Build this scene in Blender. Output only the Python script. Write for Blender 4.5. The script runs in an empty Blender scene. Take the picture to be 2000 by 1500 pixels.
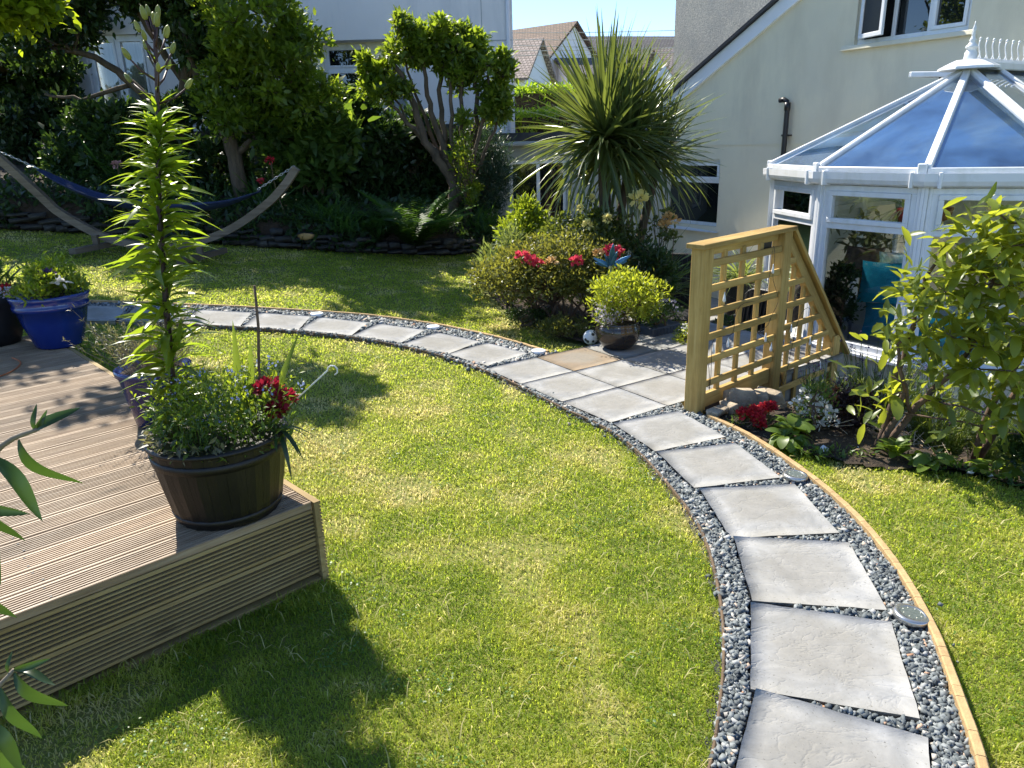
import bpy, math, random
import numpy as np
from mathutils import Vector, Matrix
from mathutils.geometry import tessellate_polygon

random.seed(11)
rng = np.random.default_rng(11)
S = bpy.context.scene
C = S.collection

# ------------------------------------------------------------------ camera, sky, sun, exposure
cd = bpy.data.cameras.new('camera')
cam = bpy.data.objects.new('camera', cd)
C.objects.link(cam)
PITCH, ROLL, CAMH = math.radians(18.2547), math.radians(-1.6358), 1.5742
cp, sp = math.cos(PITCH), math.sin(PITCH)
F = Vector((0, cp, -sp)); R0 = Vector((1, 0, 0)); U0 = Vector((0, sp, cp))
R1 = math.cos(ROLL) * R0 + math.sin(ROLL) * U0
U1 = -math.sin(ROLL) * R0 + math.cos(ROLL) * U0
cam.matrix_world = Matrix(((R1.x, U1.x, -F.x, 0), (R1.y, U1.y, -F.y, 0), (R1.z, U1.z, -F.z, CAMH), (0, 0, 0, 1)))
cd.sensor_width = 36.0
cd.lens = 1426.34 / 2000 * 36.0
cd.clip_start = 0.05
cd.clip_end = 2000
S.camera = cam

SUN_AZ, SUN_EL = (-0.585, 0.811), math.radians(48)
w = bpy.data.worlds.new('World'); S.world = w; w.use_nodes = True
nt = w.node_tree
sky = nt.nodes.new('ShaderNodeTexSky'); sky.sky_type = 'NISHITA'; sky.sun_disc = False
sky.sun_elevation = SUN_EL; sky.sun_rotation = math.atan2(SUN_AZ[0], SUN_AZ[1])
sky.air_density = 0.7; sky.dust_density = 0.0; sky.ozone_density = 4.0
bg = nt.nodes['Background']; bg.inputs['Strength'].default_value = 0.145
nt.links.new(sky.outputs[0], bg.inputs['Color'])
sl = bpy.data.lights.new('sun', 'SUN'); sl.energy = 5.0; sl.angle = math.radians(0.5); sl.color = (1.0, 0.94, 0.82)
so = bpy.data.objects.new('sun', sl); C.objects.link(so)
sd = Vector((SUN_AZ[0] * math.cos(SUN_EL), SUN_AZ[1] * math.cos(SUN_EL), math.sin(SUN_EL)))
so.rotation_euler = sd.to_track_quat('Z', 'Y').to_euler()
S.view_settings.view_transform = 'Standard'
S.view_settings.look = 'None'
S.view_settings.gamma = 1.0
S.view_settings.exposure = 1.05
S.render.engine = 'CYCLES'
S.cycles.use_denoising = True
S.cycles.max_bounces = 6
S.cycles.transparent_max_bounces = 10
S.cycles.use_adaptive_sampling = True
S.cycles.adaptive_threshold = 0.02
S.cycles.diffuse_bounces = 3
S.cycles.caustics_reflective = False
S.cycles.caustics_refractive = False

# ------------------------------------------------------------------ helpers
WM = {}

def add(name, mesh, mat=None, parent=None, mw=None, bev=0.0):
    o = bpy.data.objects.new(name, mesh)
    C.objects.link(o)
    if mat is not None and len(mesh.materials) == 0:
        mesh.materials.append(mat)
    mw = mw if mw is not None else Matrix()
    if parent is not None:
        o.parent = parent
        o.matrix_parent_inverse = WM[parent.name].inverted()
    o.matrix_basis = mw
    WM[o.name] = mw.copy()
    if bev:
        b = o.modifiers.new('bevel', 'BEVEL'); b.width = bev; b.segments = 1; b.limit_method = 'ANGLE'; b.angle_limit = 0.6
    return o

def tag(o, label=None, cat=None, group=None, kind=None):
    if label: o['label'] = label
    if cat: o['category'] = cat
    if group: o['group'] = group
    if kind: o['kind'] = kind
    return o

def thing(name, label, cat, loc=(0, 0, 0), group=None):
    o = bpy.data.objects.new(name, None)
    o.empty_display_size = 0.1
    C.objects.link(o)
    o.location = loc
    WM[o.name] = Matrix.Translation(Vector(loc))
    return tag(o, label, cat, group)

def struct(name, mesh, mat, label=None, mw=None, parent=None):
    o = add(name, mesh, mat, parent, mw)
    if parent is None:
        o['kind'] = 'structure'
        if label: o['label'] = label
    return o

def np_mesh(name, V, polys, tint=None, smooth=False):
    """V (N,3); polys list of int arrays (M,k); tint (N,) float attribute"""
    me = bpy.data.meshes.new(name)
    V = np.asarray(V, np.float32)
    me.vertices.add(len(V)); me.vertices.foreach_set('co', V.ravel())
    li = np.concatenate([np.asarray(p, np.int32).ravel() for p in polys])
    tot = np.concatenate([np.full(len(p), p.shape[1], np.int32) for p in polys])
    st = np.concatenate([[0], np.cumsum(tot)[:-1]]).astype(np.int32)
    me.loops.add(len(li)); me.loops.foreach_set('vertex_index', li)
    me.polygons.add(len(tot)); me.polygons.foreach_set('loop_start', st); me.polygons.foreach_set('loop_total', tot)
    if smooth:
        me.polygons.foreach_set('use_smooth', np.ones(len(tot), bool))
    if tint is not None:
        a = me.attributes.new('tint', 'FLOAT', 'POINT'); a.data.foreach_set('value', np.asarray(tint, np.float32))
    me.update(calc_edges=True)
    return me

class MB:
    def __init__(s): s.v = []; s.f = []
    def box(s, c, d, R=None):
        n = len(s.v); c = Vector(c)
        for i in (-.5, .5):
            for j in (-.5, .5):
                for k in (-.5, .5):
                    p = Vector((i * d[0], j * d[1], k * d[2]))
                    s.v.append(c + (R @ p if R is not None else p))
        for q in ((0, 1, 3, 2), (4, 6, 7, 5), (0, 4, 5, 1), (2, 3, 7, 6), (0, 2, 6, 4), (1, 5, 7, 3)):
            s.f.append([n + i for i in q])
        return s
    def bar(s, p0, p1, wd, ht, up=(0, 0, 1)):
        p0, p1 = Vector(p0), Vector(p1); x = (p1 - p0); L = x.length; x.normalize()
        y = Vector(up).cross(x).normalized(); z = x.cross(y)
        R = Matrix((x, y, z)).transposed()
        return s.box((p0 + p1) / 2, (L, wd, ht), R)
    def tube(s, path, rad, n=8, cap=True):
        path = [Vector(p) for p in path]
        if not hasattr(rad, '__len__'): rad = [rad] * len(path)
        rings = []
        prev = None
        for i, p in enumerate(path):
            t = (path[min(i + 1, len(path) - 1)] - path[max(i - 1, 0)]).normalized()
            if prev is None:
                a = Vector((0, 0, 1)) if abs(t.z) < .9 else Vector((1, 0, 0))
                x = t.cross(a).normalized()
            else:
                x = (prev - t * prev.dot(t)).normalized()
            prev = x; y = t.cross(x)
            base = len(s.v)
            for k in range(n):
                a = 2 * math.pi * k / n
                s.v.append(p + (x * math.cos(a) + y * math.sin(a)) * rad[i])
            rings.append(base)
        for a, b in zip(rings[:-1], rings[1:]):
            for k in range(n):
                s.f.append([a + k, a + (k + 1) % n, b + (k + 1) % n, b + k])
        if cap:
            s.f.append([rings[0] + k for k in reversed(range(n))]); s.f.append([rings[-1] + k for k in range(n)])
        return s
    def lathe(s, prof, n=32, c=(0, 0, 0), closed=False):
        c = Vector(c); rings = []
        for r, z in prof:
            rings.append(len(s.v))
            for k in range(n):
                a = 2 * math.pi * k / n
                s.v.append(c + Vector((r * math.cos(a), r * math.sin(a), z)))
        for a, b in zip(rings[:-1], rings[1:]):
            for k in range(n):
                s.f.append([a + k, a + (k + 1) % n, b + (k + 1) % n, b + k])
        s.f.append([rings[0] + k for k in reversed(range(n))])
        s.f.append([rings[-1] + k for k in range(n)])
        return s
    def poly(s, pts):
        n = len(s.v); s.v += [Vector(p) for p in pts]; s.f.append(list(range(n, n + len(pts)))); return s
    def prism(s, pts, off):
        """closed polygon pts extruded by vector off"""
        n = len(s.v); m = len(pts); off = Vector(off)
        s.v += [Vector(p) for p in pts] + [Vector(p) + off for p in pts]
        s.f.append(list(reversed(range(n, n + m)))); s.f.append(list(range(n + m, n + 2 * m)))
        for i in range(m):
            j = (i + 1) % m; s.f.append([n + i, n + j, n + m + j, n + m + i])
        return s
    def mesh(s, name='m', smooth=False):
        me = bpy.data.meshes.new(name); me.from_pydata([tuple(v) for v in s.v], [], s.f)
        if smooth: me.polygons.foreach_set('use_smooth', [True] * len(me.polygons))
        me.update(); return me
    def add(s, name, mat, parent=None, mw=None, bev=0.0, smooth=False):
        return add(name, s.mesh(name, smooth), mat, parent, mw, bev)

def basis(x, y, z, o):
    return Matrix(((x[0], y[0], z[0], o[0]), (x[1], y[1], z[1], o[1]), (x[2], y[2], z[2], o[2]), (0, 0, 0, 1)))

def vnoise(x, y, scale, seed):
    g = np.random.default_rng(seed).random((64, 64))
    x = np.asarray(x) / scale + 100.; y = np.asarray(y) / scale + 100.
    i = np.floor(x).astype(int); j = np.floor(y).astype(int); fx = x - i; fy = y - j
    fx = fx * fx * (3 - 2 * fx); fy = fy * fy * (3 - 2 * fy)
    a = g[i % 64, j % 64]; b = g[(i + 1) % 64, j % 64]; c = g[i % 64, (j + 1) % 64]; d = g[(i + 1) % 64, (j + 1) % 64]
    return (a * (1 - fx) + b * fx) * (1 - fy) + (c * (1 - fx) + d * fx) * fy

def inpoly(P, poly):
    x, y = P[:, 0], P[:, 1]; r = np.zeros(len(P), bool); n = len(poly)
    for i in range(n):
        x1, y1 = poly[i]; x2, y2 = poly[(i + 1) % n]
        c = ((y1 > y) != (y2 > y)); c &= x < (x2 - x1) * (y - y1) / ((y2 - y1) if y2 != y1 else 1e-9) + x1
        r ^= c
    return r

def sstep(a, b, t):
    t = np.clip((np.asarray(t, float) - a) / (b - a), 0, 1); return t * t * (3 - 2 * t)

VA = math.radians(33.5)                      # the walkway and the house share this heading
PV = Vector((math.cos(VA), math.sin(VA), 0)); PU = Vector((-math.sin(VA), math.cos(VA), 0)); PO = Vector((0.57, 3.97, 0))

def hz(x, y):
    """lie of the land: lawn rises to the left, the plot falls away to the house on the right"""
    x = np.asarray(x, float); y = np.asarray(y, float)
    t = -.136 * np.clip(x, -12, 40) + .034 * (np.clip(y, -2, 14) - 4) - .012
    z = np.where(t > 0, t * t / (np.maximum(t, 0) + .3), 0)
    s = (x - PO.x) * PV.x + (y - PO.y) * PV.y
    drop = sstep(.8, 3.0, s) * sstep(.2, 1.6, x - .12 * (y - 6))
    return z - .9 * drop

def h1(x, y): return float(hz(x, y))

# ------------------------------------------------------------------ materials
def newmat(name):
    m = bpy.data.materials.new(name); m.use_nodes = True
    n = m.node_tree; b = n.nodes['Principled BSDF']; return m, n, b

def coords(n, kind, stretch=(1, 1, 1)):
    mp = n.nodes.new('ShaderNodeMapping'); mp.inputs['Scale'].default_value = stretch
    if kind == 'world':
        g = n.nodes.new('ShaderNodeNewGeometry'); n.links.new(g.outputs['Position'], mp.inputs['Vector'])
    else:
        g = n.nodes.new('ShaderNodeTexCoord'); n.links.new(g.outputs['Object'], mp.inputs['Vector'])
    return mp.outputs[0]

def noise(n, vec, scale, detail=6, rough=.6, dist=0.):
    t = n.nodes.new('ShaderNodeTexNoise'); t.inputs['Scale'].default_value = scale; t.inputs['Detail'].default_value = detail
    t.inputs['Roughness'].default_value = rough; t.inputs['Distortion'].default_value = dist
    n.links.new(vec, t.inputs['Vector']); return t.outputs['Fac']

def ramp(n, fac, stops):
    r = n.nodes.new('ShaderNodeValToRGB'); e = r.color_ramp.elements
    while len(e) < len(stops): e.new(.5)
    for q, (p, c) in zip(e, stops):
        q.position = p; q.color = (c[0], c[1], c[2], 1)
    n.links.new(fac, r.inputs[0]); return r.outputs[0]

def mixc(n, fac, a, b, mode='MIX'):
    m = n.nodes.new('ShaderNodeMix'); m.data_type = 'RGBA'; m.blend_type = mode
    if isinstance(fac, (int, float)): m.inputs[0].default_value = fac
    else: n.links.new(fac, m.inputs[0])
    for s, v in ((6, a), (7, b)):
        if isinstance(v, tuple): m.inputs[s].default_value = (*v, 1)
        else: n.links.new(v, m.inputs[s])
    return m.outputs[2]

def bump(n, b, h, strength, dist=.01):
    k = n.nodes.new('ShaderNodeBump'); k.inputs['Strength'].default_value = strength; k.inputs['Distance'].default_value = dist
    n.links.new(h, k.inputs['Height']); n.links.new(k.outputs[0], b.inputs['Normal'])

def M(name, c1, c2=None, scale=4, rough=.6, bmp=0., bscale=40, bdist=.01, kind='world', stretch=(1, 1, 1), spec=.4, metallic=0., lo=.35, hi=.65, c3=None, s3=.8, st3=None):
    m, n, b = newmat(name)
    b.inputs['Roughness'].default_value = rough; b.inputs['Specular IOR Level'].default_value = spec; b.inputs['Metallic'].default_value = metallic
    v = coords(n, kind, stretch)
    if c2 is None: c2 = tuple(x * .82 for x in c1)
    col = ramp(n, noise(n, v, scale), [(lo, c1), (hi, c2)])
    if c3 is not None:
        col = mixc(n, ramp(n, noise(n, coords(n, kind, st3) if st3 else v, s3, 7, .65), [(.48, (0, 0, 0)), (.74, (1, 1, 1))]), col, c3)
    n.links.new(col, b.inputs['Base Color'])
    if bmp: bump(n, b, noise(n, v, bscale, 8, .65), bmp, bdist)
    return m

def leafmat(name, dark, light, trans=.4, rough=.42, tcol=None, obj=False, spec=.45):
    """leaf: reflecting surface plus light coming through the blade"""
    m, n, b = newmat(name)
    if obj:
        oi = n.nodes.new('ShaderNodeObjectInfo'); f = oi.outputs['Random']
    else:
        a = n.nodes.new('ShaderNodeAttribute'); a.attribute_name = 'tint'; f = a.outputs['Fac']
    col = ramp(n, f, [(0., dark), (1., light)])
    nz = noise(n, coords(n, 'world'), 60, 3)
    col = mixc(n, nz, mixc(n, .35, col, tuple(x * .5 for x in dark)), col)
    n.links.new(col, b.inputs['Base Color']); b.inputs['Roughness'].default_value = rough
    b.inputs['Specular IOR Level'].default_value = spec
    tr = n.nodes.new('ShaderNodeBsdfTranslucent')
    tc = tcol or (min(1, light[0] * 2.6), min(1, light[1] * 2.4), light[2] * 1.2)
    n.links.new(ramp(n, f, [(0., tuple(x * .75 for x in tc)), (1., tc)]), tr.inputs['Color'])
    mx = n.nodes.new('ShaderNodeMixShader'); mx.inputs[0].default_value = trans
    n.links.new(b.outputs[0], mx.inputs[1]); n.links.new(tr.outputs[0], mx.inputs[2])
    n.links.new(mx.outputs[0], n.nodes['Material Output'].inputs[0])
    return m

def woodmat(name, c1, c2, c3, scale=3., rough=.75, knots=True):
    """grain along local X"""
    m, n, b = newmat(name)
    v = coords(n, 'object', (.35, 6, 6))
    oi = n.nodes.new('ShaderNodeObjectInfo')
    ad = n.nodes.new('ShaderNodeVectorMath'); ad.operation = 'ADD'
    sc = n.nodes.new('ShaderNodeVectorMath'); sc.operation = 'SCALE'; sc.inputs[0].default_value = (13, 7, 5); n.links.new(oi.outputs['Random'], sc.inputs['Scale'])
    n.links.new(v, ad.inputs[0]); n.links.new(sc.outputs[0], ad.inputs[1])
    g = noise(n, ad.outputs[0], scale * 2.2, 8, .7, .6)
    col = ramp(n, g, [(.3, c1), (.52, c2), (.75, c3)])
    blot = noise(n, coords(n, 'world', (1, 1, 1)), 2.3, 4)
    col = mixc(n, ramp(n, blot, [(.35, (0, 0, 0)), (.75, (.55, .55, .55))]), col, tuple(x * .55 for x in c1))
    if knots:
        vo = n.nodes.new('ShaderNodeTexVoronoi'); vo.inputs['Scale'].default_value = 1.
        kv = n.nodes.new('ShaderNodeVectorMath'); kv.operation = 'ADD'; n.links.new(coords(n, 'object', (2.1, 8, 8)), kv.inputs[0]); n.links.new(sc.outputs[0], kv.inputs[1]); n.links.new(kv.outputs[0], vo.inputs['Vector'])
        col = mixc(n, ramp(n, vo.outputs['Distance'], [(.02, (.85, .85, .85)), (.09, (.35, .35, .35)), (.16, (0, 0, 0))]), col, tuple(x * .38 for x in c1))
    # each board a shade of its own
    hs = n.nodes.new('ShaderNodeHueSaturation')
    mr = n.nodes.new('ShaderNodeMapRange'); mr.inputs[3].default_value = .78; mr.inputs[4].default_value = 1.18
    n.links.new(oi.outputs['Random'], mr.inputs[0]); n.links.new(mr.outputs[0], hs.inputs['Value']); n.links.new(col, hs.inputs['Color'])
    n.links.new(hs.outputs[0], b.inputs['Base Color'])
    b.inputs['Roughness'].default_value = rough; b.inputs['Specular IOR Level'].default_value = .3
    bump(n, b, g, .35, .004)
    return m

def glassmat(name, tint, refl, rough=.01, dark=False, painted_sky=None):
    m, n, b = newmat(name)
    gl = n.nodes.new('ShaderNodeBsdfGlossy'); gl.inputs['Roughness'].default_value = rough
    gl.inputs['Color'].default_value = (.9, .95, 1, 1)
    if dark:
        tr = n.nodes.new('ShaderNodeBsdfDiffuse'); tr.inputs['Color'].default_value = (*tint, 1)
    else:
        tr = n.nodes.new('ShaderNodeBsdfTransparent'); tr.inputs['Color'].default_value = (*tint, 1)
    if painted_sky:
        df = n.nodes.new('ShaderNodeBsdfDiffuse'); n.links.new(ramp(n, noise(n, coords(n, 'world'), 1.1, 5, .65, 1.2), [(.40, painted_sky), (.72, (.34, .52, .66))]), df.inputs['Color'])  # matte blue with pale clouding, painted into the pane for reflected sky
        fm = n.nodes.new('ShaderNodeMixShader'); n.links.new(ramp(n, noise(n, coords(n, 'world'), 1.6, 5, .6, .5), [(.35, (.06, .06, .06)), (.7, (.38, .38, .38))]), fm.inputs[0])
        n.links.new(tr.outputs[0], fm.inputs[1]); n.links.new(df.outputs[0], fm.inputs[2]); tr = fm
    fr = n.nodes.new('ShaderNodeFresnel'); fr.inputs[0].default_value = 1.5
    ma = n.nodes.new('ShaderNodeMath'); ma.operation = 'ADD'; ma.use_clamp = True; ma.inputs[1].default_value = refl
    n.links.new(fr.outputs[0], ma.inputs[0])
    mx = n.nodes.new('ShaderNodeMixShader'); n.links.new(ma.outputs[0], mx.inputs[0])
    n.links.new(tr.outputs[0], mx.inputs[1]); n.links.new(gl.outputs[0], mx.inputs[2])
    n.links.new(mx.outputs[0], n.nodes['Material Output'].inputs[0])
    return m

MAT = {}
def mats():
    D = MAT
    D['ground'] = M('ground', (.12, .16, .02), (.22, .20, .06), 40, .95, .6, 60, .02)
    D['soil'] = M('soil', (.028, .019, .012), (.075, .052, .034), 14, .95, .9, 55, .03)
    D['gravelbed'] = M('gravelbed', (.035, .037, .038), (.10, .10, .095), 60, .9, .8, 90, .02)
    D['slab'] = slabmat('slab', (.345, .342, .333), (.215, .216, .212), (.235, .22, .185))
    D['slabtan'] = slabmat('slabtan', (.27, .20, .135), (.20, .155, .105), (.25, .205, .145))
    D['concrete'] = M('concrete', (.32, .31, .29), (.24, .235, .22), 6, .9, .3, 50)
    D['deck'] = woodmat('deck', (.21, .135, .075), (.38, .275, .175), (.50, .395, .28), 3.5, .45)
    D['grime'] = M('grime', (.035, .026, .018), (.06, .045, .03), 9, .95)
    D['fascia'] = woodmat('fascia', (.21, .135, .05), (.38, .265, .11), (.49, .37, .17), 3., .7)
    D['trellis'] = woodmat('trellis', (.36, .22, .06), (.56, .37, .12), (.66, .48, .19), 3., .72)
    D['greywood'] = woodmat('greywood', (.09, .07, .05), (.16, .13, .10), (.22, .18, .14), 2., .8)
    D['edging'] = M('edging', (.50, .34, .16), (.36, .235, .11), 22, .8, .5, 70, .006)
    D['edgingdark'] = M('edgingdark', (.16, .105, .06), (.08, .055, .035), 18, .85, .5, 70, .006)
    D['barrel'] = M('barrel', (.005, .004, .0035), (.012, .009, .007), 5, .45, .5, 30, .004, stretch=(4, 4, .6))
    D['blueglaze'] = M('blueglaze', (.006, .016, .13), (.010, .03, .19), 3, .12, .08, 14, .004, spec=.7)
    D['blueglaze2'] = M('blueglaze2', (.008, .012, .07), (.012, .02, .10), 3, .18, .08, 14, .004, spec=.6)
    D['blackglaze'] = M('blackglaze', (.012, .011, .011), (.045, .035, .028), 3.2, .16, .1, 12, .004, spec=.6)
    D['darkplastic'] = M('darkplastic', (.012, .013, .015), (.02, .022, .026), 5, .45)
    D['greyplanter'] = M('greyplanter', (.06, .075, .10), (.04, .05, .07), 5, .5)
    D['white'] = M('white', (.80, .81, .83), (.74, .755, .78), 1.2, .32, 0, spec=.5)
    D['upvc'] = M('upvc', (.82, .83, .84), (.77, .78, .80), 2.0, .28, 0, spec=.5, c3=(.66, .67, .64), s3=3.0, st3=(2.5, 2.5, .8))
    D['render'] = M('render', (.79, .715, .525), (.71, .645, .49), 1.1, .92, .35, 90, .006, c3=(.64, .575, .43), s3=1.3, st3=(1.6, 1.6, .45))
    D['dash'] = M('dash', (.86, .76, .60), (.56, .49, .39), 38, .95, 1., 45, .02, c3=(.48, .44, .37), s3=1.2)
    D['nrender'] = M('nrender', (.86, .81, .77), (.80, .755, .72), .8, .9, .15, 60, .004, c3=(.64, .62, .61), s3=1.0, st3=(1.8, 1.8, .3))
    D['cream'] = M('cream', (.80, .76, .58), (.75, .71, .55), 1.5, .85)
    D['louvre'] = M('louvre', (.42, .43, .43), (.34, .35, .35), 4, .7)
    D['felt'] = M('felt', (.02, .022, .028), (.035, .037, .045), 6, .6)
    D['outwall'] = M('outwall', (.42, .43, .38), (.36, .37, .33), 1.5, .9, .2, 60)
    D['black'] = M('black', (.012, .012, .013), (.02, .02, .021), 5, .38)
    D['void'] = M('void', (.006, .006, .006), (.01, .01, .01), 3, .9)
    D['curtain'] = M('curtain', (.45, .52, .56), (.33, .40, .44), 5, .9, stretch=(8, 1, .4))
    D['tilebrown'] = tilemat('tilebrown', (.20, .125, .085), (.13, .085, .06))
    D['tilepink'] = tilemat('tilepink', (.42, .33, .28), (.30, .23, .19))
    D['tilegrey'] = tilemat('tilegrey', (.17, .15, .145), (.12, .11, .105))
    D['farwhite'] = M('farwhite', (.82, .82, .84), (.78, .78, .8), .6, .85)
    D['stone'] = M('stone', (.075, .07, .062), (.035, .034, .031), 7, .9, .9, 30, .02)
    D['rock'] = M('rock', (.50, .41, .29), (.28, .225, .165), 9, .85, .7, 40, .015)
    D['darkstone'] = M('darkstone', (.10, .095, .085), (.05, .048, .044), 4, .9, .8, 25, .03)
    D['bark'] = M('bark', (.13, .095, .065), (.06, .045, .03), 14, .9, .9, 40, .02, stretch=(1, 1, .3))
    D['barkred'] = M('barkred', (.15, .095, .065), (.075, .05, .035), 20, .85, .6, 60, .01)
    D['twig'] = M('twig', (.14, .10, .06), (.085, .06, .035), 20, .85)
    D['twiggrey'] = M('twiggrey', (.24, .20, .15), (.14, .115, .085), 20, .85)
    D['navy'] = M('navy', (.006, .014, .06), (.012, .03, .10), 22, .8, .3, 60, .005, stretch=(1, 5, 1))
    D['chain'] = M('chain', (.55, .55, .55), None, 5, .3, metallic=1.)
    D['steel'] = M('steel', (.52, .52, .51), (.44, .44, .43), 8, .28, metallic=.85)
    D['solarglass'] = M('solarglass', (.09, .11, .10), (.14, .16, .15), 90, .15, spec=.6)
    D['solarpale'] = M('solarpale', (.50, .54, .55), (.42, .46, .47), 60, .2, spec=.6)
    D['leddot'] = M('leddot', (.75, .72, .55), None, 5, .3)
    D['pebblewhite'] = M('pebblewhite', (.74, .73, .71), (.60, .59, .57), 12, .7, .3, 40)
    D['orangestone'] = M('orangestone', (.55, .33, .12), (.4, .25, .1), 10, .8)
    D['bluemetal'] = M('bluemetal', (.045, .13, .26), (.09, .22, .36), 14, .35, .2, 30, metallic=.55)
    D['teal'] = M('teal', (.008, .27, .36), (.006, .20, .29), 14, .95, .4, 80)
    D['stripe'] = M('stripe', (.68, .72, .68), (.22, .42, .40), 3, .95, .3, 60, stretch=(9, 1, 1))
    D['sofa'] = M('sofa', (.46, .47, .47), (.38, .39, .40), 8, .95, .4, 60)
    D['brownfab'] = M('brownfab', (.21, .12, .08), (.13, .075, .05), 14, .95)
    D['floor'] = M('floor', (.40, .36, .31), (.33, .30, .26), 3, .5)
    D['terracotta'] = M('terracotta', (.30, .10, .055), (.22, .075, .04), 6, .8)
    D['rattan'] = M('rattan', (.010, .010, .011), (.025, .025, .026), 60, .45, .5, 90)
    D['orangecord'] = M('orangecord', (.45, .12, .03), None, 5, .5)
    D['glass'] = glassmat('glass', (.965, .985, .975), .025)
    D['roofglass'] = glassmat('roofglass', (.76, .88, .95), .24, painted_sky=(.16, .36, .72))
    D['darkglass'] = glassmat('darkglass', (.010, .012, .013), .05, dark=True)
    D['bulb'] = M('bulb', (.80, .81, .83), (.72, .73, .76), 8, .15, spec=.6)
    # leaves
    D['grass'] = grassmat()
    L = leafmat
    D['l_tree'] = L('l_tree', (.04, .075, .012), (.17, .24, .03), .5)
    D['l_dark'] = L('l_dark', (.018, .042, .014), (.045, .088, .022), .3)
    D['l_bluegreen'] = L('l_bluegreen', (.018, .042, .028), (.04, .08, .045), .25)
    D['l_canopy'] = L('l_canopy', (.06, .11, .012), (.20, .27, .02), .6)
    D['l_ivy'] = L('l_ivy', (.016, .036, .014), (.04, .075, .022), .2)
    D['l_fern'] = L('l_fern', (.025, .065, .016), (.06, .13, .025), .4)
    D['l_lily'] = L('l_lily', (.06, .115, .015), (.15, .22, .022), .55, .3, obj=True, spec=.6)
    D['l_lily2'] = L('l_lily2', (.06, .115, .015), (.16, .22, .025), .55, .35)
    D['l_palm'] = L('l_palm', (.042, .072, .026), (.105, .14, .045), .32, .30, obj=True, spec=.6)
    D['l_palmin'] = L('l_palmin', (.042, .072, .026), (.115, .15, .048), .32, .35)
    D['l_rhodoin'] = L('l_rhodoin', (.06, .105, .02), (.22, .26, .04), .42, .35)
    D['l_rhodo'] = L('l_rhodo', (.08, .135, .022), (.29, .33, .045), .45, .3, obj=True, spec=.6)
    D['l_bud'] = L('l_bud', (.012, .034, .011), (.035, .075, .018), .3, .35, obj=True, spec=.5)
    D['l_azalea'] = L('l_azalea', (.05, .075, .02), (.165, .175, .045), .4)
    D['l_rose'] = L('l_rose', (.035, .062, .018), (.10, .13, .03), .4)
    D['l_bright'] = L('l_bright', (.06, .11, .015), (.19, .25, .025), .5)
    D['l_gold'] = L('l_gold', (.10, .155, .018), (.26, .31, .04), .5)
    D['l_mid'] = L('l_mid', (.035, .075, .018), (.095, .16, .03), .42)
    D['l_grey'] = L('l_grey', (.075, .085, .05), (.17, .17, .11), .3)
    D['l_lav'] = L('l_lav', (.07, .11, .04), (.18, .23, .09), .4)
    D['l_purple'] = L('l_purple', (.018, .010, .012), (.055, .028, .03), .2)
    D['l_hosta'] = L('l_hosta', (.07, .13, .02), (.16, .23, .035), .45, .4, obj=True)
    D['l_strap'] = L('l_strap', (.06, .11, .02), (.14, .20, .04), .5, .35, obj=True)
    D['l_clover'] = L('l_clover', (.05, .12, .018), (.12, .22, .03), .4)
    D['l_hedge'] = L('l_hedge', (.08, .16, .02), (.20, .30, .03), .5)
    D['f_red'] = L('f_red', (.36, .012, .025), (.62, .03, .05), .35, .6, (.75, .05, .06))
    D['f_dark'] = L('f_dark', (.10, .004, .015), (.34, .012, .035), .3, .6, (.5, .02, .05))
    D['f_pink'] = L('f_pink', (.55, .02, .07), (.78, .09, .13), .4, .6, (.85, .10, .15))
    D['f_yellow'] = L('f_yellow', (.86, .74, .20), (.90, .84, .45), .45, .6, (.95, .85, .35))
    D['f_peach'] = L('f_peach', (.70, .40, .12), (.80, .60, .28), .4, .6, (.8, .5, .2))
    D['f_white'] = L('f_white', (.72, .72, .70), (.84, .84, .83), .4, .6, (.8, .8, .76))
    D['f_mauve'] = L('f_mauve', (.42, .36, .48), (.74, .70, .76), .4, .6, (.7, .65, .7))
    D['f_blue'] = L('f_blue', (.22, .29, .62), (.40, .46, .76), .3, .6, (.4, .45, .7))
    D['f_purple'] = L('f_purple', (.05, .02, .10), (.10, .05, .16), .2, .7, (.1, .05, .15))
    D['bud'] = L('budmat', (.16, .20, .06), (.26, .29, .10), .3, .4, obj=True)
    D['lilystem'] = M('lilystem', (.035, .012, .014), (.06, .03, .02), 12, .5)

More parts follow.
